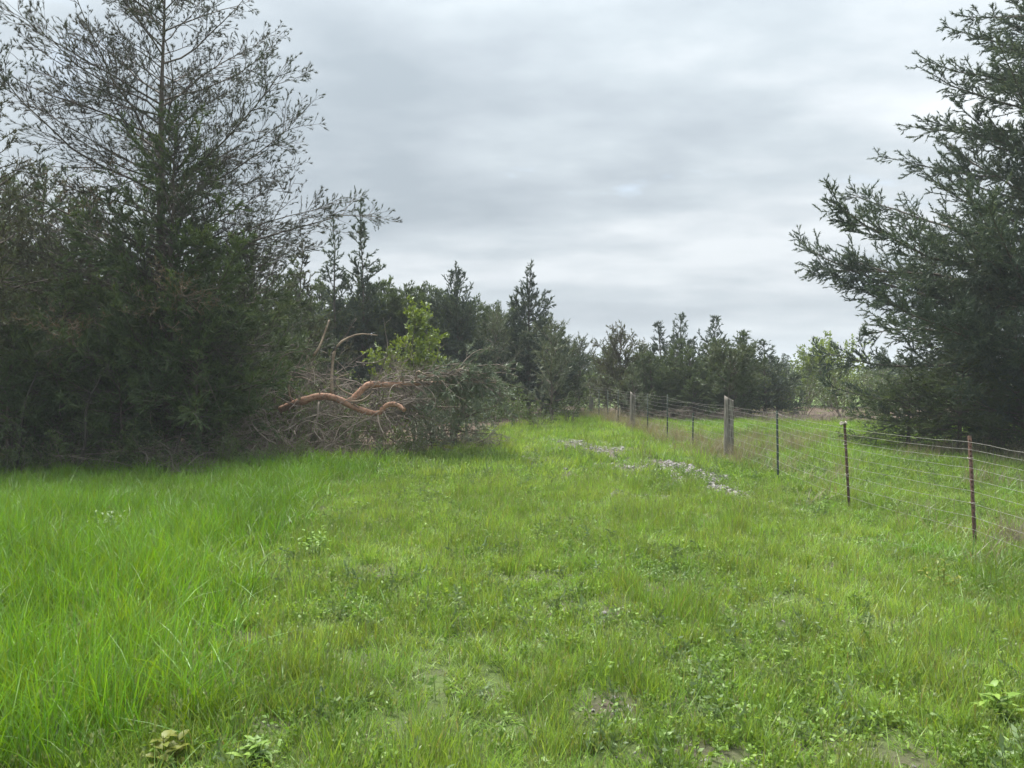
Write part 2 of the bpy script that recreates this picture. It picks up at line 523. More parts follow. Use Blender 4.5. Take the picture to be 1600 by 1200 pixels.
def ground_material():
    m, t = new_mat('soil_and_moss')
    out = N(t, 'ShaderNodeOutputMaterial')
    b = N(t, 'ShaderNodeBsdfPrincipled')
    geo = N(t, 'ShaderNodeNewGeometry')
    pos = geo.outputs['Position']
    sep = N(t, 'ShaderNodeSeparateXYZ'); t.links.new(pos, sep.inputs[0])
    fine = noise(t, pos, 28, 5, 0.65)
    soil = ramp(t, fine, [(0.3, (0.04, 0.032, 0.023)), (0.55, (0.085, 0.07, 0.05)), (0.75, (0.16, 0.142, 0.112))])
    moss = ramp(t, noise(t, pos, 40, 4, 0.7), [(0.3, (0.04, 0.065, 0.012)), (0.7, (0.1, 0.15, 0.03))])
    big = ramp(t, noise(t, pos, 0.9, 5, 0.6, 0.3), [(0.54, (0, 0, 0)), (0.68, (1, 1, 1))])
    ba = N(t, 'ShaderNodeAttribute'); ba.attribute_name = 'bare'
    col = mix_c(t, math_n(t, 'MAXIMUM', big, ba.outputs['Fac']), moss, soil)
    # leaf litter on the wood's floor, left of the clearing
    lit = ramp(t, noise(t, pos, 16, 5, 0.7), [(0.3, (0.045, 0.03, 0.02)), (0.6, (0.11, 0.075, 0.05)), (0.8, (0.19, 0.14, 0.095))])
    at = N(t, 'ShaderNodeAttribute'); at.attribute_name = 'litter'
    wood = at.outputs['Fac']
    col = mix_c(t, wood, col, lit)
    # far away: grassland and woods
    far = math_n(t, 'GREATER_THAN', sep.outputs[1], 38.0)
    col = mix_c(t, far, col, ramp(t, noise(t, pos, 0.12, 6, 0.7), [(0.35, (0.05, 0.09, 0.02)), (0.65, (0.12, 0.18, 0.04))]))
    t.links.new(col, b.inputs['Base Color'])
    b.inputs['Roughness'].default_value = 0.95
    bm = N(t, 'ShaderNodeBump'); bm.inputs['Strength'].default_value = 0.8; bm.inputs['Distance'].default_value = 0.03
    t.links.new(fine, bm.inputs['Height']); t.links.new(bm.outputs[0], b.inputs['Normal'])
    t.links.new(b.outputs[0], out.inputs[0])
    return m


M_ground = ground_material()


# ------------------------------------------------------------------ object helpers
def obj(name, me, parent=None, loc=None):
    o = bpy.data.objects.new(name, me)
    COL.objects.link(o)
    if parent is not None:
        o.parent = parent
    if loc is not None:
        o.location = loc
    return o


def tag(o, label=None, cat=None, group=None, kind=None):
    if label: o['label'] = label
    if cat: o['category'] = cat
    if group: o['group'] = group
    if kind: o['kind'] = kind
    return o


def thing(name, label, cat, loc, rz=0.0, group=None, s=1.0):
    o = bpy.data.objects.new(name, None)
    o.empty_display_size = 0.2
    COL.objects.link(o)
    o.location = loc
    o.rotation_euler = (0, 0, rz)
    o.scale = (s, s, s)
    return tag(o, label, cat, group)


def dup(root, loc, rz, s, label, group=None):
    r = root.copy(); COL.objects.link(r)
    r.location = loc; r.rotation_euler = (0, 0, rz); r.scale = s if isinstance(s, tuple) else (s, s, s)
    r['label'] = label
    if group: r['group'] = group
    for ch in list(root.children):
        c = ch.copy(); COL.objects.link(c); c.parent = r
        for gch in list(ch.children):
            d = gch.copy(); COL.objects.link(d); d.parent = c
    return r


# ------------------------------------------------------------------ the ground
def make_ground():
    def axis(lo, hi, step, far):
        core = np.arange(lo, hi + 1e-6, step)
        g = [step]
        while sum(g) < far:
            g.append(g[-1] * 1.35)
        c = np.cumsum(g)
        return np.concatenate([lo - c[::-1], core, hi + c])
    xs = axis(-22, 22, 0.25, 2500)
    ys = axis(-4, 42, 0.25, 2500)
    gx, gy = np.meshgrid(xs, ys)
    v = np.stack([gx, gy, terrain(gx, gy)], -1).reshape(-1, 3)
    i = np.arange(len(xs) * len(ys)).reshape(len(ys), len(xs))
    q = np.stack([i[:-1, :-1], i[:-1, 1:], i[1:, 1:], i[1:, :-1]], -1).reshape(-1, 4)
    me = mesh('ground', v, None, q, [M_ground], smooth_quads=True)
    lit = sstep(-0.4, 0.6, past_edge(v[:, 0], v[:, 1]) + (fnoise(v[:, 0], v[:, 1], 0.8, 41) - 0.5)) * (v[:, 1] < 40)
    bare = np.clip(patch_mask(v[:, 0], v[:, 1]) * 1.2, 0, 1)
    ab = me.attributes.new('bare', 'FLOAT', 'POINT'); ab.data.foreach_set('value', bare.astype(np.float32))
    at = me.attributes.new('litter', 'FLOAT', 'POINT'); at.data.foreach_set('value', lit.astype(np.float32))
    o = obj('ground', me)
    tag(o, kind='structure')


make_ground()


# ------------------------------------------------------------------ trees
def trunk_line(g, H, lean=(0, 0), k=12, wob=0.03):
    t = np.linspace(0, 1, k)
    x = lean[0] * t ** 1.3 + np.cumsum(g.normal(size=k) * wob) * t
    y = lean[1] * t ** 1.3 + np.cumsum(g.normal(size=k) * wob) * t
    return np.stack([x, y, t * H], -1)[None]


def conifer(seed, H, prof, r0, n_limbs, z0=0.05, z1=0.97, elev=(0.15, 0.9), up=0.12, lean=(0, 0),
            sec=6.0, sec_ratio=0.42, shoot=14, shoot_ratio=0.45, leafd=60, ll=0.09, lw=0.028, spread=0.45, flat=0.35,
            mats=None, twig_sides=3, bare=0.0, wander=0.1, sec_ang=(0.5, 1.1), leaf_up=0.0, third=True, azf=None, tipfol=0.1, twig_r=0.004, zpow=1.0, tips_only=None, limb_r=0.009, lvar=(0.5, 1.22), lead=1.0):
    """tapered trunk with limbs (mesh 1); twigs and needles (mesh 2)"""
    g = np.random.default_rng(seed)
    tl = trunk_line(g, H, lean)
    ts = np.linspace(0, 1, tl.shape[1])
    wood = Geo()
    tubes(wood, tl, (r0 * (1 - ts) ** 1.15 + 0.004 + 0.35 * r0 * np.exp(-ts * 25))[None], 8)
    # limbs
    zt = z0 + (z1 - z0) * (np.arange(n_limbs) + g.random(n_limbs)) / n_limbs
    zt = z0 + (z1 - z0) * ((zt - z0) / (z1 - z0)) ** zpow
    base, _ = sample(tl, np.zeros(n_limbs, int), zt)
    az = np.arange(n_limbs) * 2.399 + g.normal(size=n_limbs) * 0.5
    L = np.interp(zt, [p[0] for p in prof], [p[1] for p in prof]) * g.uniform(lvar[0], lvar[1], n_limbs)
    if azf is not None:
        L = L * azf(az, zt)
    e0 = elev[0] + (elev[1] - elev[0]) * zt + g.normal(size=n_limbs) * 0.14
    d0 = np.stack([np.cos(az) * np.cos(e0), np.sin(az) * np.cos(e0), np.sin(e0)], -1)
    limbs = grow(g, base, d0, L, 8, up, wander)
    tt = np.linspace(0, 1, 8)
    rl = np.minimum(limb_r * L + 0.004, r0 * 0.5)[:, None] * (1 - 0.88 * tt)[None]
    tubes(wood, limbs, rl, 5)
    crown = Geo()
    s1, l1 = offshoots(g, limbs, L, sec, sec_ang, sec_ratio, 0.12, 1.0, 0.12, 5, up * 0.9, flat, wander)
    tubes(crown, s1, (0.004 + 0.006 * l1)[:, None] * (1 - 0.8 * np.linspace(0, 1, 5))[None] * (twig_r / 0.004), twig_sides, 0)
    s2, l2 = offshoots(g, s1, l1, shoot, (0.4, 1.0), shoot_ratio, 0.1, 1.0, 0.07, 3, 0.12, flat * 0.6, wander, 0.5)
    if third:
        tubes(crown, s2, np.full((len(s2), 3), twig_r * 0.75) * np.array([1, 0.8, 0.4]), 3, 0)
    live = g.random(len(s2)) >= bare
    if tips_only is not None:
        live &= np.ones(len(s2), bool)
        foliage(crown, g, s2[live], np.full(live.sum(), tips_only), leafd, ll, lw, spread, 0.5, 1, leaf_up)
    else:
        foliage(crown, g, s2[live], l2[live], leafd, ll, lw, spread, tipfol, 1, leaf_up)
        lv = g.random(len(s1)) >= bare
        foliage(crown, g, s1[lv], l1[lv], leafd * 0.7, ll, lw, spread, 0.25, 1, leaf_up)
        foliage(crown, g, limbs, L, leafd * 0.8, ll, lw, spread, 0.3, 1, leaf_up)
        foliage(crown, g, tl, np.array([H * 0.45]), leafd * lead, ll, lw, spread, 0.55, 1, leaf_up + 0.3)
    tw, lf = mats
    return wood.build('trunk', [M_bark]), crown.build('crown', [tw, lf], smooth=False)


def plant_tree(name, label, px, d, meshes, rz=0.0, group=None, s=1.0, cat='tree', x=None):
    x = X(px, d) if x is None else x
    o = thing(name, label, cat, (x, d, T(x, d) - 0.03), rz, group, s)
    obj('trunk', meshes[0], o)
    obj('crown', meshes[1], o)
    return o


CED = (M_twig_dark, M_cedar)
CEDB = (M_twig_dark, M_cedar_blue)

# --- the big cedar right of the fence
g_right = conifer(5, 12.8, [(0, 2.8), (0.06, 4.0), (0.14, 5.2), (0.24, 6.2), (0.36, 6.0), (0.44, 4.4), (0.55, 3.3), (0.75, 2.7), (1, 0.6)],
                  0.2, 230, 0.012, 0.98, (-0.2, 0.62), 0.06, (0.3, 0), sec=8.5, sec_ratio=0.25, shoot=9, shoot_ratio=0.45,
                  leafd=124, ll=0.08, lw=0.021, spread=0.4, flat=0.2, mats=CEDB, third=False, limb_r=0.008, sec_ang=(0.35, 0.85), lvar=(0.45, 1.12), azf=lambda az, z: np.where(np.cos(az + 0.4) > 0.35, 0.62, 1.0))
plant_tree('cedar_tree', 'huge dark blue-green cedar sweeping to the ground behind the wire fence', 1640, 17.5, g_right, 0.4)

# --- left edge of the clearing
g_pine = conifer(21, 11.6, [(0, 2.2), (0.15, 3.6), (0.38, 4.4), (0.5, 4.1), (0.62, 3.4), (0.78, 2.9), (0.9, 2.3), (1, 0.9)],
                 0.17, 104, 0.13, 0.985, (-0.08, 0.62), 0.055, (0.25, 0), sec=5.4, sec_ratio=0.36, shoot=12, shoot_ratio=0.4,
                 leafd=110, ll=0.065, lw=0.011, spread=0.5, flat=0.35, mats=(M_twig_dark, M_pine_sick), tips_only=0.22, leaf_up=0.5,
                 twig_r=0.0045, sec_ang=(0.35, 0.9), limb_r=0.006, wander=0.14, azf=lambda az, z: 1 + 0.06 * np.exp(-((z - 0.42) / 0.08) ** 2) * (np.cos(az + 0.2) > 0.6))
plant_tree('pine_tree', 'tallest pine of the wood edge, thin grey-brown crown with bare wispy limbs', 245, 15.2, g_pine, 0.2, s=0.88)

g_lc1 = conifer(31, 7.4, [(0, 1.6), (0.1, 2.7), (0.4, 2.7), (0.6, 2.1), (0.8, 1.3), (1, 0.3)],
                0.12, 110, 0.05, 0.98, (-0.1, 0.9), 0.05, (0.1, 0), sec=6.0, sec_ratio=0.4, shoot=8, shoot_ratio=0.5,
                leafd=78, ll=0.11, lw=0.023, spread=0.32, flat=0.2, mats=CED, third=False)
plant_tree('cedar_tree', 'dark green cedar standing in front of the tall thin-crowned pine', 262, 13.9, g_lc1, 1.0, s=0.87)
g_lc2 = conifer(32, 8.0, [(0, 1.3), (0.15, 2.2), (0.4, 2.2), (0.6, 1.5), (0.8, 1.0), (1, 0.3)],
                0.11, 84, 0.06, 0.98, (0.0, 0.95), 0.05, (0.2, 0.1), sec=5.5, sec_ratio=0.42, shoot=11, shoot_ratio=0.45,
                leafd=60, ll=0.085, lw=0.024, spread=0.55, flat=0.2, mats=(M_twig_dark, M_cedar_brown), bare=0.25)
plant_tree('cedar_tree', 'bronze-tinged ragged cedar at the far end of the wood edge', -20, 13.2, g_lc2, 0.3, s=0.86)
g_lc3 = conifer(33, 4.2, [(0, 1.5), (0.2, 1.9), (0.5, 1.7), (0.8, 0.9), (1, 0.25)],
                0.06, 70, 0.04, 0.98, (-0.1, 0.7), 0.02, (0.1, 0), sec=6.0, sec_ratio=0.45, shoot=8, shoot_ratio=0.5,
                leafd=70, ll=0.1, lw=0.021, spread=0.34, flat=0.2, mats=CED, third=False)
low_cedar = plant_tree('cedar_tree', 'low bushy cedar between the tall pine and the brush heap', 305, 13.4, g_lc3, 0.0, s=0.74)


def put(root, px, d, rz, s, label, group=None):
    x = X(px, d)
    return dup(root, (x, d, T(x, d)), rz, s, label, group)


put(low_cedar, 95, 13.3, 2.0, 0.8, 'low bushy cedar with bare stems under the bronze-tinged cedar')
put(low_cedar, 190, 13.0, 4.2, 0.52, 'smallest bushy cedar, at the foot of the dark green cedar')
put(low_cedar, 10, 12.8, 1.2, 0.62, 'low cedar at the foot of the bronze-tinged cedar')
put(low_cedar, 395, 17.8, 5.2, 0.85, 'low cedar at the end of the brush heap, beside the tall pine')
put(low_cedar, 1500, 17.6, 0.8, (0.95, 0.95, 0.55), 'low spreading cedar under the drooping boughs of the huge cedar')
put(low_cedar, 1600, 16.6, 3.1, (0.9, 0.9, 0.5), 'second low spreading cedar in the shade of the huge cedar, behind the rusty post')
put(low_cedar, 1420, 18.5, 5.0, (0.8, 0.8, 0.45), 'flattest low cedar at the outer skirt of the huge cedar')
UNDER = 'low cedars in the wood'
for (px, d, s_, rz) in [(-70, 14.6, .8, 1), (20, 15.2, .7, 2), (100, 15.4, .75, 3.3), (180, 15.6, .7, 4), (270, 16, .75, .3), (350, 17, .8, 1.7), (-120, 21, 1, 2.9), (10, 23, 1, 5), (130, 23.5, 1, .9), (230, 22, 1, 3.9), (320, 23.5, 1, 5.5), (420, 23, .95, 2.4), (60, 28, 1.1, 1.1), (250, 29, 1.1, 3.0), (400, 28, 1.1, 4.6), (-60, 29, 1.1, .4)]:
    put(low_cedar, px, d, rz, s_, 'low dark cedar filling the shade of the wood behind the edge trees', UNDER)

# thin bare stems at the wood's edge
def bare_stem(label, px, d, h, lean, seed):
    g = np.random.default_rng(seed)
    ge = Geo()
    ln = smooth_line([[0, 0, -0.1], [lean * .3 + g.normal() * .04, 0, h * .35], [lean * .5, 0.05, h * .7], [lean, 0.1, h]], 14)
    tubes(ge, ln[None], np.linspace(0.035, 0.012, 14)[None] * (1 + g.normal(size=14) * .06), 7)
    s1, l1 = offshoots(g, ln[None], np.array([h]), 7, (0.6, 1.2), 0.3, 0.15, 1, 0.2, 5, 0.03, 0.0, 0.15)
    tubes(ge, s1, np.full((len(s1), 5), .006) * np.linspace(1, .3, 5), 4)
    s2, l2 = offshoots(g, s1, l1, 8, (0.4, 1.1), 0.4, 0.2, 1, 0.1, 3, 0, 0.0, 0.15)
    tubes(ge, s2, np.full((len(s2), 3), .003), 3)
    x = X(px, d)
    o = obj('bare_stem', ge.build('bare_stem', [M_stem]), None, (x, d, T(x, d)))
    tag(o, label, 'stem')


bare_stem('thin dark bare stem below the bronze-tinged cedar', 18, 12.2, 1.7, 0.35, 1)
bare_stem('twisted thicker bare stem at the foot of the smallest bushy cedar', 112, 12.2, 1.6, 0.4, 3)
bare_stem('crooked bare stem before the low bushy cedar', 262, 12.7, 1.2, 0.55, 5)

# trees filling the wood behind
FILL = 'cedars deep in the wood'
fills = [(-60, 18.5, .95, .3), (60, 19, .9, 1.2), (140, 17.5, 0.78, 2.2), (330, 18.5, .7, 3.1), (400, 20.5, .75, 4.4), (-160, 15, .9, 5.0), (20, 26, 1.1, 2.7), (220, 25, 1.0, .7)]
lc1_root = [o for o in COL.objects if o.get('label', '').startswith('dark green cedar standing')][0]
for (px, d, s, rz) in fills:
    x = X(px, d)
    dup(lc1_root, (x, d, T(x, d)), rz, s, 'dark cedar half hidden deep in the wood behind the tall pine', FILL)

# --- middle distance, behind the brush heap
def spire(seed, H, w, mats=CEDB, n=76, bare=0.0, lean=(0.1, 0), **kw):
    a = dict(sec=8.0, sec_ratio=0.42, shoot=11, shoot_ratio=0.5, leafd=92, ll=0.1, lw=0.034, spread=0.28, flat=0.15, third=False, limb_r=0.007)
    a.update(kw)
    return conifer(seed, H, [(0, w * 0.8), (0.15, w), (0.4, w * 0.8), (0.6, w * 0.5), (0.8, w * 0.28), (1, w * 0.05)],
                   0.07, n, 0.03, 0.99, (0.05, 0.75), 0.09, lean, mats=mats, bare=bare, **a)


def hgt(py, d):
    return CH + (HY - py) / F * d


g_s1 = spire(41, 7.6, 1.9)
plant_tree('cedar_tree', 'tallest slim spire cedar rising behind the fallen pine', 567, 26.5, g_s1, 0.5)
g_s2 = spire(42, 7.0, 1.6)
plant_tree('cedar_tree', 'second slim spire cedar, close beside the tallest spire', 524, 26.0, g_s2, 2.5)
g_s3 = spire(43, 5.7, 1.8, mats=(M_twig_dark, M_cedar_brown), bare=0.15)
plant_tree('cedar_tree', 'brownish pointed cedar between the tall pine and the slim spires', 468, 24.0, g_s3, 1.5)
g_s4 = conifer(44, 5.6, [(0, 1.8), (0.2, 2.4), (0.5, 1.7), (0.75, 0.9), (0.9, 0.38), (1, 0.06)], 0.08, 90, 0.06, 0.98, (0.1, 1.0), 0.09, (-0.2, 0),
               sec=7.0, sec_ratio=0.44, shoot=11, shoot_ratio=0.5, leafd=88, ll=0.1, lw=0.03, third=False, limb_r=0.007, spread=0.28, flat=0.2, mats=CEDB)
plant_tree('cedar_tree', 'broad multi-tipped cedar right behind the lime-green sapling', 716, 28.0, g_s4, 0.0)
g_s5 = conifer(45, 5.9, [(0, 1.8), (0.15, 2.6), (0.4, 1.9), (0.6, 1.1), (0.8, 0.5), (1, 0.06)], 0.08, 100, 0.02, 0.98, (0.1, 1.0), 0.1, (0.1, 0),
               sec=7.0, sec_ratio=0.44, shoot=11, shoot_ratio=0.5, leafd=88, ll=0.1, lw=0.03, third=False, limb_r=0.007, spread=0.28, flat=0.2, mats=CEDB)
plant_tree('cedar_tree', 'dark pointed cedar where the grass track meets the trees', 826, 29.0, g_s5, 2.0)
g_round = conifer(46, 4.7, [(0, 1.6), (0.2, 2.2), (0.5, 1.9), (0.8, 1.0), (1, 0.15)], 0.08, 84, 0.03, 0.98, (0.1, 0.9), 0.06, (0.1, 0),
                  sec=7.0, sec_ratio=0.44, shoot=11, shoot_ratio=0.5, leafd=88, ll=0.1, lw=0.03, third=False, limb_r=0.007, spread=0.285, flat=0.2, mats=CED)
rr = plant_tree('cedar_tree', 'round-headed green cedar between the slim spires and the multi-tipped cedar', 632, 27.5, g_round, 0.0)
mids = [(600, 29, 1.08, 1.2, 'round-headed cedar just behind the slim spires'), (672, 30, 1.05, 2.4, 'round-headed cedar behind the lime-green sapling'),
        (440, 25.5, 1.0, 3.6, 'round-headed cedar at the back of the brush heap'), (505, 28.5, 1.05, 5.0, 'round-headed cedar in the dark behind the brownish pointed cedar'),
        (768, 31.5, 0.92, 0.6, 'round-headed cedar between the multi-tipped and the dark pointed cedar')]
mids += [(572, 27.6, 1.05, 4.2, 'round-headed cedar at the very foot of the tallest slim spire'), (652, 28.6, 1.02, 0.9, 'round-headed cedar just right of the lime-green sapling\'s crown, behind it'),
         (700, 29.5, 0.98, 3.2, 'round-headed cedar pressed against the multi-tipped cedar'), (742, 30.2, 0.95, 5.7, 'round-headed cedar at the right flank of the multi-tipped cedar'),
         (800, 31.0, 0.9, 1.7, 'round-headed cedar at the left flank of the dark pointed cedar'), (868, 31.0, 0.74, 2.9, 'round-headed cedar at the right flank of the dark pointed cedar')]
mids += [(px_, d_, s_, rz_, 'low cedar closing the gap behind the dark pointed cedar') for (px_, d_, s_, rz_) in ((735, 35, .72, 1), (790, 36, .8, 2), (850, 34, .72, 3), (900, 38, .62, 4), (690, 36, .85, 5))]
for (px, d, s, rz, lb) in mids:
    x = X(px, d)
    dup(rr, (x, d, T(x, d)), rz, s, lb, 'low cedars closing the gap' if lb.startswith('low cedar closing') else None)

# grey-green young pines
def young_pine(seed, H, prof, n=36, mats=(M_twig, M_pine), **kw):
    a = dict(sec=5.5, sec_ratio=0.4, shoot=9, shoot_ratio=0.4, leafd=60, ll=0.13, lw=0.02, spread=0.55, flat=0.3, leaf_up=0.35, wander=0.08)
    a.update(kw)
    return conifer(seed, H, prof, 0.05, n, 0.12, 0.98, (0.1, 0.9), 0.13, (0.05, 0), mats=mats, **a)


g_yp1 = young_pine(51, 3.3, [(0, 0.6), (0.2, 1.3), (0.5, 1.35), (0.8, 0.8), (1, 0.25)], 44, bare=0.15)
yp1 = plant_tree('pine_tree', 'sparse grey-green pine in front of the dark pointed cedar', 862, 25.0, g_yp1, 0.3)
g_yp2 = young_pine(52, 1.95, [(0, 0.5), (0.25, 1.0), (0.5, 0.75), (0.8, 0.4), (1, 0.15)], 26, bare=0.2)
plant_tree('pine_tree', 'small bare-topped pine sapling behind the slant-topped wooden post', 990, 26.5, g_yp2, 1.0)
g_yp3 = young_pine(53, 2.35, [(0, 0.1), (0.55, 0.2), (0.62, 1.0), (0.75, 1.15), (0.9, 0.9), (1, 0.35)], 34, bare=0.05, z0=0.5)  if False else \
    conifer(53, 2.3, [(0, 0.1), (0.5, 0.6), (0.62, 1.15), (0.8, 1.05), (1, 0.4)], 0.045, 34, 0.52, 0.98, (-0.1, 0.5), 0.07, (-0.05, 0),
            sec=8, sec_ratio=0.42, shoot=12, shoot_ratio=0.4, leafd=110, ll=0.11, lw=0.026, spread=0.6, flat=0.3, leaf_up=0.25, mats=(M_twig, M_pine))
plant_tree('pine_tree', 'flat-topped umbrella-shaped young pine behind the stout grey wooden post', 1140, 22.5, g_yp3, 0.0)
x = X(775, 27.5); dup(yp1, (x, 27.5, T(x, 27.5)), 2.6, 1.15, 'sparse grey-green pine left of the dark pointed cedar')
x = X(905, 31.0); dup(yp1, (x, 31.0, T(x, 31.0)), 4.0, 0.92, 'sparse pine at the far end of the fence')

# --- group beyond the fence
g_r1 = conifer(61, 3.3, [(0, 1.0), (0.2, 1.5), (0.5, 1.5), (0.8, 1.0), (1, 0.3)], 0.06, 76, 0.04, 0.95, (0.1, 0.9), 0.08, (0, 0),
               sec=7, sec_ratio=0.42, shoot=12, shoot_ratio=0.45, leafd=60, ll=0.1, lw=0.03, spread=0.35, flat=0.2, mats=(M_twig_dark, M_cedar_brown), bare=0.3)
plant_tree('cedar_tree', 'rounded purple-grey cedar at the left end of the group beyond the fence', 972, 29.0, g_r1, 0.0)
g_r2 = spire(62, 3.75, 1.6, n=64, leafd=64, ll=0.1, lw=0.032)
rs = plant_tree('cedar_tree', 'slim cedar next to the rounded purple-grey cedar', 1036, 30.5, g_r2, 0.0)
x = X(1063, 31.5); dup(rs, (x, 31.5, T(x, 31.5)), 1.9, (0.9, 0.9, 1.1), 'thin crooked-tipped cedar in the middle of the group beyond the fence')
x = X(1110, 31.0); dup(rs, (x, 31.0, T(x, 31.0)), 3.7, (1.05, 1.05, 1.07), 'wispy-tipped cedar behind the dense broad cone cedar')
x = X(1196, 30.0); dup(rs, (x, 30.0, T(x, 30.0)), 5.2, (1.15, 1.15, 0.8), 'low leaning-tipped cedar at the right end of the group beyond the fence')
g_r3 = conifer(63, 3.3, [(0, 1.3), (0.2, 1.5), (0.5, 1.2), (0.8, 0.6), (1, 0.12)], 0.08, 90, 0.03, 0.98, (0.05, 0.8), 0.07, (0, 0),
               sec=7, sec_ratio=0.42, shoot=12, shoot_ratio=0.45, leafd=64, ll=0.1, lw=0.03, third=False, spread=0.32, flat=0.2, mats=CED)
rc = plant_tree('cedar_tree', 'dense broad cone cedar in the group beyond the fence', 1148, 29.0, g_r3, 0.0)
x = X(1085, 28.5); dup(rc, (x, 28.5, T(x, 28.5)), 2.2, (1.0, 1.0, 0.78), 'low dense cedar before the thin crooked-tipped cedar')
x = X(1020, 28.5); dup(rc, (x, 28.5, T(x, 28.5)), 4.0, (0.9, 0.9, 0.75), 'low dense cedar before the slim cedar')

for (px_, d_, s_, rz_, lb_) in ((1052, 29.5, .9, 0.5, 'full rounded cedar between the slim and the thin crooked-tipped cedar'), (1120, 30.0, .92, 1.5, 'full rounded cedar before the wispy-tipped cedar'),
                                (1172, 30.5, .85, 3.5, 'full rounded cedar between the dense cone cedar and the leaning-tipped cedar'), (998, 30.5, .85, 5.5, 'full rounded cedar behind the rounded purple-grey cedar'), (1215, 32.0, .72, 2.0, 'low full cedar beyond the leaning-tipped cedar')):
    put(rc, px_, d_, rz_, s_, lb_)

# far trees seen through the gaps and beyond
far_g = 'far cedars beyond the clearing'
for k in range(90):
    d = rng.uniform(44, 95)
    x = X(rng.uniform(-100, 1750), d)
    dup(rs if k % 3 else rc, (x, d, T(x, d)), rng.uniform(0, 6), rng.uniform(0.7, 1.0), 'small far cedar on the skyline behind the nearer trees', far_g)


# --- broadleaved saplings and shrubs
def shrub(seed, H, spread, stems, leafd, ll, lw, mats, up=0.05, sec=6, shoot=10, fol_spread=0.9, lean=0.5):
    g = np.random.default_rng(seed)
    az = np.arange(stems) * 2.399 + g.normal(size=stems) * 0.3
    rr_ = spread * 0.12 * np.sqrt(g.random(stems))
    st = np.stack([np.cos(az) * rr_, np.sin(az) * rr_, np.zeros(stems)], -1)
    out = lean * spread / H * g.uniform(0.1, 1.3, stems)
    d = np.stack([np.cos(az) * out, np.sin(az) * out, np.ones(stems)], -1)
    L = H * g.uniform(0.55, 1.02, stems)
    lines = grow(g, st, d, L, 7, 0.02, 0.09)
    wood = Geo()
    tubes(wood, lines, (0.006 + 0.006 * L)[:, None] * (1 - 0.8 * np.linspace(0, 1, 7))[None], 5)
    crown = Geo()
    s1, l1 = offshoots(g, lines, L, sec, (0.4, 1.0), 0.42, 0.15, 1.0, 0.12, 4, up, 0.1, 0.12, 0.5)
    tubes(crown, s1, (0.003 + 0.003 * l1)[:, None] * np.array([1, .8, .6, .3]), 3, 0)
    s2, l2 = offshoots(g, s1, l1, shoot, (0.4, 1.1), 0.5, 0.1, 1.0, 0.06, 3, up, 0.1, 0.12, 0.4)
    tubes(crown, s2, np.full((len(s2), 3), 0.0022), 3, 0)
    foliage(crown, g, s2, l2, leafd, ll, lw, fol_spread, 0.1, 1, 0.0, 'quad')
    foliage(crown, g, s1, l1, leafd * 0.5, ll, lw, fol_spread, 0.3, 1, 0.0, 'quad')
    return wood.build('stems', [M_twig]), crown.build('foliage', list(mats), smooth=False)


def plant_shrub(name, label, px, d, meshes, rz=0.0, s=1.0, group=None, cat='shrub'):
    x = X(px, d)
    o = thing(name, label, cat, (x, d, T(x, d) - 0.02), rz, group, s)
    obj('stem_cluster', meshes[0], o)
    obj('foliage', meshes[1], o)
    return o


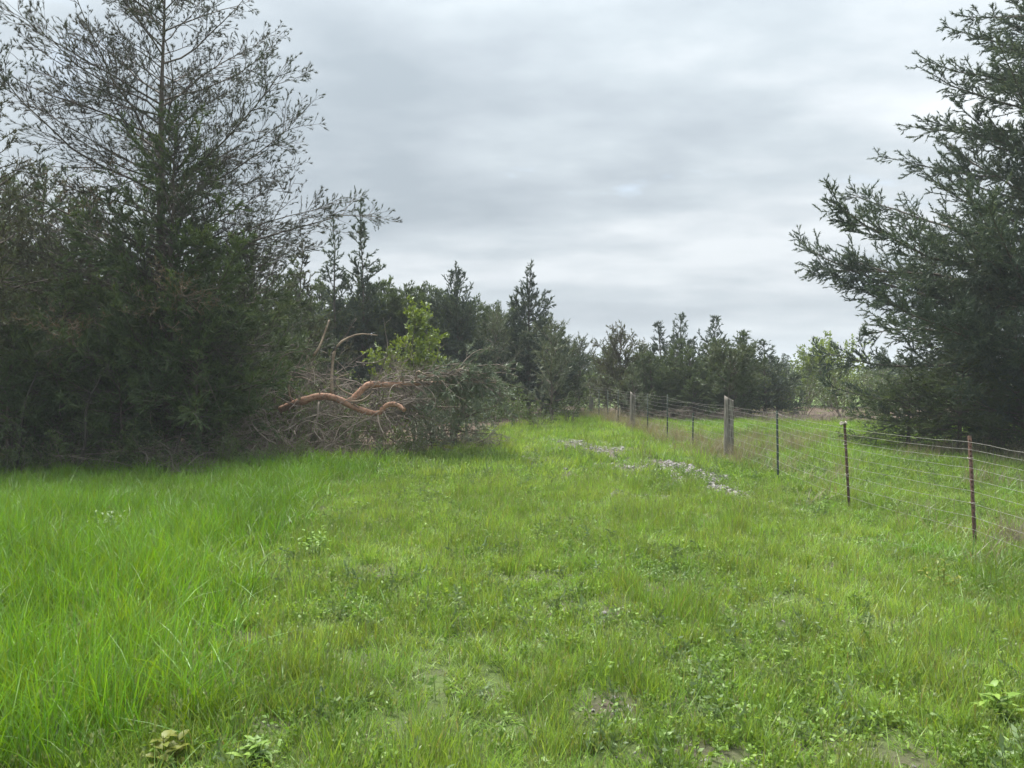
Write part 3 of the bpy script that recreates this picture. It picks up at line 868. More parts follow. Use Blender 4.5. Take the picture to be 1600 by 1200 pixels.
LIME = (M_twig, M_lime); SHR = (M_twig, M_shrub)
g_lime = shrub(71, 3.0, 1.3, 9, 44, 0.09, 0.06, LIME, 0.1, sec=5, shoot=8)
plant_shrub('sapling', 'bright lime-green leafy sapling standing behind the fallen pine', 655, 18.6, g_lime, 0.0, s=0.98, cat='sapling')
g_lime2 = shrub(72, 1.9, 2.2, 12, 40, 0.085, 0.055, LIME, 0.05, sec=5, shoot=8)
plant_shrub('shrub', 'low spreading lime-green shrub at the foot of the lime-green sapling', 692, 18.6, g_lime2, 0.6)
g_sh1 = shrub(73, 1.7, 2.4, 12, 26, 0.075, 0.045, SHR, 0.05)
sh = plant_shrub('shrub', 'olive-green shrub in the brush heap behind the upright pale branch', 560, 18.2, g_sh1, 0.0)
shr_spots = [(500, 18.6, 1.1, 1.0, 'olive-green shrub at the back of the brush heap, beside the slim spires'),
             (800, 24.0, 0.72, 2.0, 'small rounded shrub below the dark pointed cedar'),
             (838, 22.5, 0.55, 0.4, 'low green shrub at the foot of the sparse grey-green pine'),
             (890, 25.0, 0.72, 3.3, 'green shrub between the sparse pine and the first far fence post'),
             (1255, 31.0, 1.05, 4.1, 'loose green shrub right of the group beyond the fence'),
             (1318, 30.0, 1.1, 5.0, 'wide green shrub beside the huge cedar beyond the fence'),
             (1365, 26.0, 0.85, 0.9, 'dull green shrub at the skirt of the huge cedar'),
             (768, 22.0, 0.6, 2.8, 'low shrub at the tip of the fallen pine'),
             (640, 15.3, 0.38, 1.4, 'small leafy shrub growing under the fallen red trunk'),
             (480, 16.6, 0.8, 0.2, 'olive-green shrub growing up through the dead twig heap'),
             (600, 16.9, 0.75, 5.8, 'leafy shrub growing through the heap behind the horizontal red limb'),
             (545, 15.2, 0.36, 2.3, 'small leafy shrub below the fork of the fallen red trunk'),
             (30, 12.3, 0.42, 0.7, 'leafy undergrowth shrub at the foot of the bronze-tinged cedar'),
             (100, 12.5, 0.5, 1.9, 'leafy undergrowth shrub by the twisted bare stem'),
             (170, 12.4, 0.36, 3.9, 'leafy undergrowth shrub before the smallest bushy cedar'),
             (235, 12.6, 0.45, 5.1, 'leafy undergrowth shrub before the dark green cedar'),
             (345, 12.9, 0.4, 2.5, 'leafy undergrowth shrub before the low bushy cedar, near the twig tangle'),
             (440, 15.8, 0.85, 1.1, 'leafy shrub overgrowing the twig tangle beside the fallen pine'),
             (525, 16.3, 0.7, 4.4, 'leafy shrub growing up behind the upright pale branch'),
             (400, 13.0, 0.3, 3.3, 'tiny leafy shrub in the grass before the low bushy cedar'),
             (455, 13.9, 0.34, 4.3, 'tiny leafy shrub at the broken end of the fallen red trunk'),
             (600, 14.7, 0.28, 5.3, 'tiny leafy shrub at the grass edge below the curled limb of the fallen pine')]
far_sh = [(px_, rng.uniform(32, 44), rng.uniform(1.0, 1.5), rng.uniform(0, 6), 'green shrub in the thicket at the far side of the field') for px_ in np.linspace(880, 1480, 26)]
for (px, d, s, rz, lb) in far_sh:
    x = X(px, d)
    dup(sh, (x, d, T(x, d)), rz, s, lb, 'shrubs of the far thicket')
for (px, d, s, rz, lb) in shr_spots:
    x = X(px, d)
    dup(sh, (x, d, T(x, d)), rz, s, lb)
g_lime3 = shrub(74, 3.4, 1.7, 8, 30, 0.11, 0.07, LIME, 0.08, sec=4.5, shoot=7)
plant_shrub('sapling', 'bright green broadleaved tree on the skyline beside the huge cedar', 1296, 38.0, g_lime3, 0.0, cat='tree')
x = X(1262, 39.0); dup([o for o in COL.objects if o.get('label', '').startswith('bright green broadleaved')][0], (x, 39, T(x, 39)), 2.0, 0.82,
                       'smaller bright green tree next to the skyline broadleaved tree')


# --- dead brush
def brush(seed, size, n, L, r=0.006, up=-0.05, wander=0.35, mats=None, arch=0.5):
    g = np.random.default_rng(seed)
    th = g.uniform(0, 2 * math.pi, n); rad = np.sqrt(g.random(n))
    st = np.stack([np.cos(th) * rad * size[0] * 0.5, np.sin(th) * rad * size[1] * 0.5, g.random(n) ** 1.5 * size[2] * 0.6 * (1 - 0.5 * rad ** 2)], -1)
    a2 = g.uniform(0, 2 * math.pi, n)
    e = g.uniform(-0.2, 1.1, n)
    d = np.stack([np.cos(a2) * np.cos(e), np.sin(a2) * np.cos(e), np.sin(e) * arch * 2], -1)
    ln = L * g.uniform(0.4, 1.3, n)
    k = 9
    bend = g.normal(size=(n, 3)) * 0.12
    pts = [st]; p = st; d = unit(d)
    for _ in range(k - 1):
        p = p + d * (ln / (k - 1))[:, None]
        p[:, 2] = np.maximum(p[:, 2], 0.02)
        pts.append(p)
        d = unit(d + bend + np.array([0, 0, up]) + g.normal(size=(n, 3)) * wander * 0.3)
    lines = np.stack(pts, 1)
    geo = Geo()
    tubes(geo, lines, (r * g.uniform(0.5, 1.7, n))[:, None] * (1 - 0.75 * np.linspace(0, 1, k))[None], 4)
    s1, l1 = offshoots(g, lines, ln, 5, (0.4, 1.1), 0.35, 0.1, 1, 0.1, 4, -0.02, 0.0, 0.2)
    tubes(geo, s1, np.full((len(s1), 4), r * 0.42) * np.array([1, .8, .6, .3]), 3)
    s2, l2 = offshoots(g, s1, l1, 5, (0.4, 1.1), 0.5, 0.1, 1, 0.08, 3, 0, 0.0, 0.2)
    tubes(geo, s2, np.full((len(s2), 3), r * 0.28) * np.array([1, .8, .4]), 3)
    return geo.build('twigs', [mats or M_twig], smooth=False)


def put_brush(label, px, d, me, rz=0.0, s=1.0, name='brush_pile', cat='brush', zoff=0.0):
    x = X(px, d)
    o = obj(name, me, None, (x, d, T(x, d) + zoff))
    o.rotation_euler = (0, 0, rz)
    o.scale = s if isinstance(s, tuple) else (s, s, s)
    return tag(o, label, cat)


b_main = brush(81, (4.6, 2.2, 3.0), 230, 1.5, 0.010)
put_brush('tangled heap of grey-brown dead twigs around the fallen red-barked pine', 535, 17.2, b_main, 0.0, (0.95, 0.9, 1.25))
b_small = brush(82, (2.6, 1.6, 1.6), 120, 1.3, 0.009)
put_brush('dead grey twig tangle leaning on the low cedar beside the fallen pine', 425, 14.6, b_small, 0.7, (1.05, 1.0, 1.25))
put_brush('grey dead twigs standing in the shade at the foot of the tall pine', 150, 14.0, b_small, 2.0, (0.9, 0.8, 1.0))
put_brush('dead twigs in the shade under the low bushy cedar', 300, 13.3, b_small, 4.0, (1.0, 0.8, 0.6))
put_brush('brown dead twigs low in the grass at the outer tip of the fallen pine', 745, 17.2, b_small, 5.0, (0.6, 0.6, 0.35))
put_brush('grey brush row behind the fence under the cedar group', 1085, 27.4, b_main, 0.2, (0.85, 0.5, 0.3))
put_brush('grey-brown brush row at the far side of the field behind the green steel post', 1265, 26.4, b_main, 2.9, (0.8, 0.5, 0.26))
put_brush('dry tangled twigs by the foot of the rusty leaning fence post', 1600, 8.3, b_small, 0.3, (0.2, 0.2, 0.2))
put_brush('brown dead twig clump in the long grass before the low bushy cedar', 298, 12.3, b_small, 0.3, (0.3, 0.3, 0.3))


# --- fallen pine
def fallen_pine():
    D = 15.4
    base = np.array([X(545, D), D, T(X(545, D), D)])
    root = thing('fallen_tree', 'fallen pine with forked red-brown trunk lying over the brush heap', 'tree', tuple(base))
    g = np.random.default_rng(91)
    W = lambda px, py, dd=0.0: P(px, py, D + dd) - base

    def limb(name, pts, r0, r1, m, sides=10, k=22, cap=True, parent=root, bump=0.1):
        ln = smooth_line(pts, k)
        r = np.linspace(r0, r1, k) * (1 + g.normal(size=k) * bump)
        ge = Geo(); tubes(ge, ln[None], r[None], sides, 0, cap)
        obj(name, ge.build(name, [m]), parent)
        return ln
    t1 = limb('trunk', [W(440, 640, 0.7), W(458, 632, 0.3), W(472, 627), W(495, 620), W(520, 621, -0.1), W(545, 632, -0.1), W(562, 640, -0.1), W(580, 645, -0.15), W(593, 645, -0.2), W(603, 634, -0.2), W(618, 632, -0.2), W(632, 641, -0.3)], 0.085, 0.045, M_redbark, 14, 56)
    t2 = limb('limb', [W(540, 631, -0.08), W(556, 620, -0.05), W(568, 606, 0.0), W(580, 601, 0.05), W(620, 601, 0.15), W(655, 599, 0.2), W(676, 599, 0.25), W(720, 594, 0.3)], 0.075, 0.03, M_redbark, 12, 30)
    lines = []
    for pts, r0, r1, m in [
        ([W(519, 619, -0.05), W(518, 596), W(520, 565, .1), W(526, 542, .1), W(540, 530, .2), W(562, 522, .3), W(590, 524, .4)], .035, .012, M_palebranch),
        ([W(455, 627, .3), W(450, 605, .1), W(455, 592), W(470, 589), W(488, 595, -.1)], .024, .008, M_palebranch),
        ([W(548, 628, -.1), W(565, 626, -.3), W(576, 619, -.4), W(583, 611, -.5)], .028, .012, M_palebranch),
        ([W(552, 618, 0), W(535, 610, -.2), W(525, 600, -.3), W(528, 590, -.3), W(545, 584, -.2)], .02, .007, M_palebranch),
        ([W(515, 500, .6), W(506, 525, .5), W(500, 540, .4), W(490, 556, .4)], .014, .024, M_palebranch),
        ([W(676, 599, .25), W(655, 594, .1), W(690, 582, 0), W(702, 586, 0), W(735, 596, -.1), W(775, 598, -.1)], .03, .01, M_palebranch),
        ([W(650, 597, .2), W(652, 580, .1), W(665, 585, 0), W(700, 589, -.1), W(726, 572, -.2)], .02, .008, M_palebranch),
        ([W(430, 640, .5), W(428, 600, .3), W(436, 565, .2), W(450, 552, .2), W(478, 548, .3)], .022, .007, M_twig),
        ([W(420, 645, .5), W(418, 618, .1), W(425, 604, 0), W(424, 596, 0)], .022, .01, M_palebranch),
        ([W(660, 601, .2), W(676, 615, -.2), W(680, 632, -.4), W(668, 648, -.5)], .016, .006, M_twig),
        ([W(498, 628, -.2), W(495, 655, -.4), W(490, 672, -.5), W(503, 690, -.7)], .02, .01, M_twig),
        ([W(590, 646, -.2), W(592, 662, -.4), W(600, 680, -.6)], .02, .008, M_twig)]:
        lines.append(limb('branch', pts, r0, r1, m, 6, 14))
    for ln, f, dv, l_ in ((t1, .42, (-.2, -.5, .8), .16), (t1, .62, (.2, -.8, .4), .1), (t1, .74, (.1, -.4, -.9), .14), (t2, .3, (-.3, -.6, .7), .12), (t2, .55, (.1, -.5, .85), .2), (t2, .7, (.2, -.3, -.9), .15), (t1, .3, (0, -.3, -.9), .2)):
        p_ = ln[int(f * (len(ln) - 1))]; v_ = np.array(dv)
        limb('broken_stub', [p_, p_ + v_ * l_ * .6, p_ + v_ * l_ + [.02, 0, .01]], .022, .011, M_palebranch, 6, 6)
    # drooping tips with fine twigs, some still carrying grey-green needles
    st, dd, ll_ = [], [], []
    for ln, a, b, n in ((t1, 0.8, 1.0, 26), (t2, 0.45, 1.0, 44), (lines[5], 0.2, 1, 26), (lines[6], 0.2, 1, 20), (t2, 0.1, 0.6, 16), (t1, 0.2, 0.8, 14)):
        i = (g.uniform(a, b, n) * (len(ln) - 1)).astype(int)
        st.append(ln[i]); d = g.normal(size=(n, 3)) * np.array([0.5, 0.55, 0.35]) + np.array([0.75, 0.3, 0.05]); dd.append(d); ll_.append(g.uniform(0.6, 1.35, n))
    st, dd, ll_ = np.concatenate(st), np.concatenate(dd), np.concatenate(ll_)
    l0 = grow(g, st, dd, ll_, 7, -0.16, 0.15)
    l0[..., 2] = np.maximum(l0[..., 2], 0.03)
    tw = Geo()
    tubes(tw, l0, (0.006 + 0.006 * ll_)[:, None] * (1 - 0.75 * np.linspace(0, 1, 7))[None], 4, 0)
    s1, L1 = offshoots(g, l0, ll_, 8, (0.4, 1.0), 0.42, 0.15, 1, 0.1, 4, -0.05, 0.0, 0.15)
    tubes(tw, s1, np.full((len(s1), 4), 0.004) * np.array([1, .8, .6, .3]), 3, 0)
    s2, L2 = offshoots(g, s1, L1, 9, (0.4, 1.0), 0.5, 0.1, 1, 0.07, 3, 0.05, 0.0, 0.15)
    tubes(tw, s2, np.full((len(s2), 3), 0.0026), 3, 0)
    tag(obj('twigs', tw.build('twigs', [M_twig], smooth=False), root), kind='stuff')
    nd = Geo()
    mid = s2[:, 1]
    keep = (mid[:, 0] > 1.7 + g.normal(size=len(mid)) * 0.4)
    foliage(nd, g, s2[keep], L2[keep] + 0.05, 110, 0.085, 0.014, 0.6, 0.1, 0)
    tag(obj('needles', nd.build('needles', [M_fallen_needle], smooth=False), root), kind='stuff')


fallen_pine()

# needle-covered crown of the fallen pine sprawling towards the track: a low heap of boughs
g_heap = conifer(95, 1.5, [(0, 1.3), (0.4, 1.5), (1, 0.9)], 0.05, 40, 0.05, 0.98, (0.1, 0.5), -0.06, (0.5, -0.2),
                 sec=6, sec_ratio=0.42, shoot=10, shoot_ratio=0.42, leafd=70, ll=0.085, lw=0.018, spread=0.55, flat=0.1, mats=(M_twig, M_fallen_needle))
heap = thing('fallen_bough', 'grey-green needled boughs of the fallen pine drooping to the grass', 'branch', (X(708, 17.2), 17.2, T(X(708, 17.2), 17.2)), 0.4)
obj('limb', g_heap[0], heap); obj('needles', g_heap[1], heap)
heap.scale = (0.75, 0.8, 0.88)
dup(heap, (X(676, 16.0), 16.0, T(X(676, 16.0), 16.0)), 2.2, (0.6, 0.5, 0.42), 'darker needled bough resting on the grass under the pale forked branch')

# dead boughs of the tall pine, drooping out of its front with pale twigs and rusty needles
g_dead = conifer(97, 0.9, [(0, 0.8), (0.5, 1.1), (1, 0.7)], 0.03, 18, 0.1, 0.95, (0.0, 0.5), 0.05, (0.6, 0),
                 sec=7, sec_ratio=0.42, shoot=9, shoot_ratio=0.42, leafd=26, ll=0.07, lw=0.014, spread=0.6, flat=0.2, mats=(M_twig, M_brown_needle))
pine_root = [o for o in COL.objects if o.get('label', '').startswith('tallest pine')][0]


def dead_bough(px, py, d, s, rz):
    inv = 1.0 / pine_root.scale[0]
    c, sn = math.cos(-pine_root.rotation_euler[2]), math.sin(-pine_root.rotation_euler[2])
    w = (P(px, py, d) - np.array(pine_root.location)) * inv
    loc = np.array([c * w[0] - sn * w[1], sn * w[0] + c * w[1], w[2]])
    o = obj('dead_bough', g_dead[1], pine_root, tuple(loc)); o.scale = (s, s, s); o.rotation_euler = (0.5, 0.2, rz)
    o['label'] = 'drooping dead bough with pale twigs and rusty needles'
    ge = Geo()
    tubes(ge, smooth_line([[0.05, 0, loc[2] - 0.8], loc * [0.5, 0.5, 1] + [0, 0, -0.35], loc, loc + [0.1, -0.1, 0.3 * s]], 12)[None], np.linspace(0.035, 0.012, 12)[None], 6)
    obj('limb', ge.build('limb', [M_bark]), pine_root)


dead_bough(235, 500, 12.6, 0.9, 0.4)
dead_bough(150, 330, 13.6, 1.1, 2.4)
dead_bough(110, 545, 12.5, 0.7, 5.2)


# ------------------------------------------------------------------ the fence
FP = [  # pixel of foot, depth, kind, height, lean dx
    (1930, 5.4, 'rust', 1.25, 0.0),
    (1527, 852, 8.05, 'rust', 1.18, -0.06),
    (1329, 792, 10.3, 'dark', 1.19, -0.07),
    (1217, 748, 12.8, 'green', 1.16, -0.03),
    (1139, 712, 16.3, 'wood', 1.32, 0.0),
    (1083, 697, 18.6, 'green', 0.80, 0.0),
    (1043, 685, 20.4, 'green', 1.18, 0.0),
    (1012, 677, 22.2, 'green', 1.12, 0.0),
    (988, 676, 23.6, 'wood', 1.12, 0.02),
    (966, 668, 25.0, 'green', 1.1, 0.0),
    (950, 664, 26.4, 'green', 1.0, 0.0),
    (936, 660, 27.8, 'green', 1.05, 0.0),
    (924, 657, 29.2, 'wood', 1.15, 0.0),
]


def t_post(h, mat, g):
    """steel T section with studs"""
    ge = Geo()
    w, dp, th = 0.036, 0.034, 0.005
    sec_ = [(-w / 2, 0), (w / 2, 0), (w / 2, th), (th / 2, th), (th / 2, dp), (-th / 2, dp), (-th / 2, th), (-w / 2, th)]
    sec_ = np.array(sec_)
    lo = np.c_[sec_, np.full(8, -0.4)]; hi = np.c_[sec_, np.full(8, h)]
    v = np.vstack([lo, hi])
    q = [[i, (i + 1) % 8, 8 + (i + 1) % 8, 8 + i] for i in range(8)]
    q += [[8, 9, 10, 15], [11, 12, 13, 14]]
    ge.add(v, None, q)
    z = 0.1
    while z < h - 0.03:
        b = np.array([[-.006, -.007, z], [.006, -.007, z], [.006, 0.0, z - .006], [-.006, 0.0, z - .006], [-.006, -.007, z + .012], [.006, -.007, z + .012], [.006, 0, z + .018], [-.006, 0, z + .018]])
        ge.add(b, None, [[0, 1, 5, 4], [4, 5, 6, 7], [0, 4, 7, 3], [1, 2, 6, 5], [0, 3, 2, 1]])
        z += 0.054
    return ge.build('steel_post', [mat], smooth=False)


def wood_post(h, r, g, slant=0.06):
    sides, k = 14, 18
    zs = np.linspace(-0.4, h, k)
    a = np.arange(sides) / sides * 2 * math.pi
    ridge = 1 + 0.05 * np.sin(a * 3 + 1) + 0.035 * np.sin(a * 7) + g.normal(size=sides) * 0.02
    v = []
    for i, z in enumerate(zs):
        rr_ = r * (1.06 - 0.12 * (z / h)) * ridge * (1 + g.normal(size=sides) * 0.012)
        zz = np.full(sides, z)
        if i == k - 1:
            zz = z - slant * (0.5 + 0.5 * np.cos(a)) + g.normal(size=sides) * 0.012
        v.append(np.stack([np.cos(a) * rr_, np.sin(a) * rr_, zz], -1))
    v = np.concatenate(v)
    idx = np.arange(k * sides).reshape(k, sides)
    q = np.stack([idx[:-1], np.roll(idx[:-1], -1, 1), np.roll(idx[1:], -1, 1), idx[1:]], -1).reshape(-1, 4)
    top = np.array([[0, 0, h - slant * 0.5 - 0.01]])
    ge = Geo(); ge.add(np.vstack([v, top]), [[idx[-1, j], idx[-1, (j + 1) % sides], k * sides] for j in range(sides)], q)
    return ge.build('wooden_post', [M_post])


def make_fence():
    g = np.random.default_rng(101)
    fp = []
    for p in FP:
        if len(p) == 5:
            px, d, kind, h, ln = p
        else:
            px, py, d, kind, h, ln = p
        x = X(px, d)
        fp.append((x, d, T(x, d), kind, h, ln))
    f0 = fp[1]
    root = thing('wire_fence', 'long sagging wire fence on steel and grey wooden posts along the grass track', 'fence', (f0[0], f0[1], f0[2]))
    org = np.array(f0[:3])
    heights = [1.12, 1.04, 0.945, 0.85, 0.73, 0.61, 0.48, 0.34, 0.2]
    labels = {'rust': 'rusty red-brown steel post', 'dark': 'dark rusty steel post with a pale knot of cord on top', 'green': 'dark green steel post', 'wood': 'weathered grey wooden post'}
    cols = []
    for i, (x, d, z, kind, h, ln) in enumerate(fp):
        if kind == 'wood':
            r = 0.1 if d < 20 else 0.082
            o = obj('wooden_post', wood_post(h, r, g, 0.1 if d < 20 else 0.16), root)
            o.rotation_euler = (0, ln, 0)
        else:
            mat = {'rust': M_rust, 'dark': M_rust_dark, 'green': M_greensteel}[kind]
            o = obj('steel_post', t_post(h, mat, g), root)
            o.rotation_euler = (0.01, ln, 0.1 * g.normal())
        o['label'] = labels[kind]
        o.location = Vector((x, d, z)) - Vector(org)
        cols.append((x, d, z, h, ln, kind))
        if kind in ('rust', 'dark'):
            for hh in ((0.95, 0.48) if kind == 'rust' else (0.9, 0.5)):
                ge = Geo()
                a = np.linspace(0, 2 * math.pi, 9)
                tubes(ge, np.stack([np.cos(a) * .026, np.sin(a) * .026 + .012, np.full(9, hh) + .004 * np.sin(3 * a)], -1)[None], np.full((1, 9), .0035), 5)
                obj('wire_clip', ge.build('wire_clip', [M_clip]), o)
        if kind == 'dark':
            ge = Geo()
            a = np.linspace(0, 6 * math.pi, 40)
            rr_ = 0.026 + 0.008 * np.sin(a * 2.3)
            tubes(ge, np.stack([np.cos(a) * rr_ * 1.5 - .01, np.sin(a) * rr_ + .012, h - 0.03 + a * .0022 + .006 * np.sin(a * 1.7)], -1)[None], np.full((1, 40), .007), 5)
            obj('cord_knot', ge.build('cord_knot', [M_clip]), o)
    # strands
    for hi_, hh in enumerate(heights):
        pts = []
        for i in range(len(cols) - 1):
            a, b = cols[i], cols[i + 1]
            na = 9
            for s in np.linspace(0, 1, na, endpoint=False):
                def at(c):
                    hc = min(hh, c[3] + 0.25 if c[5] == 'green' else c[3] - 0.03)
                    return np.array([c[0] + c[4] * hc - 0.03, c[1] - 0.01, c[2] + hc])
                p = at(a) * (1 - s) + at(b) * s
                p[2] -= 0.025 * (4 * s * (1 - s)) * (0.5 + 0.5 * vnoise(i * 1.7, hi_ * 2.3, 1.0, 4)) + 0.012 * (vnoise(i * 9 + s * 8, hi_ * 3.1, 1.0, 6) - 0.5)
                pts.append(p)
        c = cols[-1]
        pts.append(np.array([c[0] - 0.03, c[1], c[2] + min(hh, c[3] - 0.03)]))
        ln = np.array(pts) - org
        ge = Geo(); tubes(ge, ln[None], np.full((1, len(ln)), 0.0019), 4)
        obj('wire_strand', ge.build('wire_strand', [M_wire]), root)
        if hi_ == 0: top = ln
        if hi_ == len(heights) - 1: bot = ln
    # upright stays of the woven mesh as far as they can be made out
    seg = np.linalg.norm(np.diff(top, axis=0), axis=1); cum = np.concatenate([[0], np.cumsum(seg)])
    s = 0.2
    while s < 11.5:
        i = np.searchsorted(cum, s) - 1
        f = (s - cum[i]) / seg[i]
        a = top[i] * (1 - f) + top[i + 1] * f; b = bot[i] * (1 - f) + bot[i + 1] * f
        ln = np.linspace(a, b, 6) + g.normal(size=(6, 3)) * 0.006
        ge = Geo(); tubes(ge, ln[None], np.full((1, 6), 0.001), 4)
        obj('wire_stay', ge.build('wire_stay', [M_wire]), root)
        s += 0.3


make_fence()


# ------------------------------------------------------------------ grass, weeds, stones
def blade_clump(seed, n, rad, h, w, lean, droop, mat_i=0, levels=3, hvar=0.35, geo=None, heads=0, head_mat=1):
    g = np.random.default_rng(seed)
    ge = geo or Geo()
    th = g.uniform(0, 6.283, n); rr_ = rad * np.sqrt(g.random(n))
    base = np.stack([np.cos(th) * rr_, np.sin(th) * rr_, np.full(n, -0.02)], -1)
    az = g.uniform(0, 6.283, n)
    out = np.stack([np.cos(az), np.sin(az), np.zeros(n)], -1)
    side = np.stack([-np.sin(az), np.cos(az), np.zeros(n)], -1)
    tw = g.uniform(-0.9, 0.9, n)
    side = side * np.cos(tw)[:, None] + out * np.sin(tw)[:, None]
    hh = h * np.clip(1 + g.normal(size=n) * hvar, 0.3, 1.7)
    ln = lean * g.uniform(0.2, 1.4, n); dr = droop * g.uniform(0, 1.3, n)
    ww = w * g.uniform(0.6, 1.3, n)
    rows = []
    ts = np.linspace(0, 1, levels + 1)
    for t in ts:
        c = base + np.array([0, 0, 1.0]) * (hh * (t - 0.35 * dr * t ** 3))[:, None] + out * (hh * (ln * t + dr * t ** 2.2))[:, None]
        wd = ww * (1 - t ** 2.2) * (0.75 + 0.25 * min(1, t * 4))
        rows.append((c - side * wd[:, None] / 2, c + side * wd[:, None] / 2, c))
    v = []
    for t, (a, b, c) in enumerate(rows[:-1]):
        v += [a, b]
    v.append(rows[-1][2])
    v = np.stack(v, 1)
    m = v.shape[1]
    idx = np.arange(n * m).reshape(n, m)
    q = []
    for j in range(levels - 1):
        q.append(idx[:, [2 * j, 2 * j + 1, 2 * j + 3, 2 * j + 2]])
    t_ = idx[:, [2 * levels - 2, 2 * levels - 1, 2 * levels]]
    ge.add(v, t_, np.concatenate(q), mat_i)
    if heads:
        hn = heads
        th = g.uniform(0, 6.283, hn); rr_ = rad * np.sqrt(g.random(hn))
        st = np.stack([np.cos(th) * rr_, np.sin(th) * rr_, np.zeros(hn)], -1)
        L = h * g.uniform(1.0, 1.7, hn)
        lines = grow(g, st, np.stack([g.normal(size=hn) * .2, g.normal(size=hn) * .2, np.ones(hn)], -1), L, 4, 0, 0.08)
        tubes(ge, lines, np.full((hn, 4), w * 0.22), 3, head_mat)
        idx2 = np.repeat(np.arange(hn), 7)
        p, tan = sample(lines, idx2, g.uniform(0.78, 1.0, len(idx2)))
        leaves(ge, p, tan + g.normal(size=p.shape) * 0.35, 0.022, 0.007, head_mat, 'quad', g)
    return ge


def weed_clump(seed, n, rad, h, ll, lw, mats_i=0):
    g = np.random.default_rng(seed)
    ge = Geo()
    st = np.stack([g.normal(size=n) * rad * .5, g.normal(size=n) * rad * .5, np.zeros(n)], -1)
    L = h * g.uniform(0.4, 1.2, n)
    lines = grow(g, st, np.stack([g.normal(size=n) * .5, g.normal(size=n) * .5, np.ones(n)], -1), L, 4, 0, 0.1)
    tubes(ge, lines, np.full((n, 4), 0.0018), 3, mats_i)
    idx = np.repeat(np.arange(n), 7)
    p, tan = sample(lines, idx, g.uniform(0.2, 1, len(idx)))
    d = g.normal(size=p.shape); d[:, 2] = np.abs(d[:, 2]) * 0.5 + 0.1
    leaves(ge, p, d, ll * g.uniform(0.6, 1.3, len(idx)), lw * g.uniform(0.7, 1.2, len(idx)), mats_i, 'quad', g)
    return ge


def scatter(name, label, cat, sources, pos, rot, scl, idx, kind='stuff'):
    """one stuff object: copies of a few clump meshes set on points"""
    n = len(pos)
    me = bpy.data.meshes.new(name)
    me.vertices.add(n)
    me.vertices.foreach_set('co', np.ascontiguousarray(pos, np.float32).ravel())
    for nm, typ, dat, key in (('rot', 'FLOAT_VECTOR', rot, 'vector'), ('scl', 'FLOAT_VECTOR', scl, 'vector'), ('pick', 'INT', idx, 'value')):
        a = me.attributes.new(nm, typ, 'POINT')
        a.data.foreach_set(key, np.ascontiguousarray(dat, np.int32 if typ == 'INT' else np.float32).ravel())
    o = obj(name, me)
    tag(o, label, cat, None, kind)
    ng = bpy.data.node_groups.new(name + '_scatter', 'GeometryNodeTree')
    ng.interface.new_socket('Geometry', in_out='INPUT', socket_type='NodeSocketGeometry')
    ng.interface.new_socket('Geometry', in_out='OUTPUT', socket_type='NodeSocketGeometry')
    gi = N(ng, 'NodeGroupInput'); go = N(ng, 'NodeGroupOutput')
    iop = N(ng, 'GeometryNodeInstanceOnPoints')
    join = N(ng, 'GeometryNodeJoinGeometry')
    for s in reversed(sources):
        oi = N(ng, 'GeometryNodeObjectInfo'); oi.inputs['Object'].default_value = s
        gti = N(ng, 'GeometryNodeGeometryToInstance')
        ng.links.new(oi.outputs['Geometry'], gti.inputs[0]); ng.links.new(gti.outputs[0], join.inputs[0])
    ng.links.new(gi.outputs[0], iop.inputs['Points'])
    ng.links.new(join.outputs[0], iop.inputs['Instance'])
    iop.inputs['Pick Instance'].default_value = True

    def attr(nm, typ):
        a = N(ng, 'GeometryNodeInputNamedAttribute', data_type=typ); a.inputs[0].default_value = nm
        return a.outputs[0]
    ng.links.new(attr('pick', 'INT'), iop.inputs['Instance Index'])
    e2r = N(ng, 'FunctionNodeEulerToRotation'); ng.links.new(attr('rot', 'FLOAT_VECTOR'), e2r.inputs[0])
    ng.links.new(e2r.outputs[0], iop.inputs['Rotation'])
    ng.links.new(attr('scl', 'FLOAT_VECTOR'), iop.inputs['Scale'])
    ng.links.new(iop.outputs[0], go.inputs[0])
    md = o.modifiers.new('scatter', 'NODES'); md.node_group = ng
    return o


def src(name, ge, mats):
    return bpy.data.objects.new(name, ge.build(name, mats, smooth=False))   # never linked: only a shape for the scatter


def pts_in(y0, y1, dens, side=3.5, slope=0.72):
    """random points over the visible ground between two distances"""
    w1 = slope * y1 + side
    n = int((y1 - y0) * 2 * w1 * dens)
    y = rng.uniform(y0, y1, n); x = rng.uniform(-w1, w1, n)
    k = np.abs(x) < slope * y + side
    return x[k], y[k]


def zone_tall(x, y):
    n = (fnoise(x, y, 0.5, 31) - 0.5) * 2.2
    left = sstep(0.5, -0.7, x + 1.45 + 0.065 * y + n * 0.8)
    right = sstep(-0.5, 0.8, x - 3.9 + n * 0.7) * 0.55
    return np.maximum(left, right)


def wood_floor(x, y):
    n = (fnoise(x, y, 0.8, 41) - 0.5) * 1.5
    a = sstep(0.2, 1.9, past_edge(x, y) + n * 1.2)
    d = sstep(2.6, 1.2, np.hypot(x - X(1640, 17.5), y - 17.5))
    return np.clip(a + d, 0, 1) * 0.97


def up_rot(n, tilt=0.12):
    return np.stack([rng.normal(size=n) * tilt, rng.normal(size=n) * tilt, rng.uniform(0, 6.283, n)], -1)


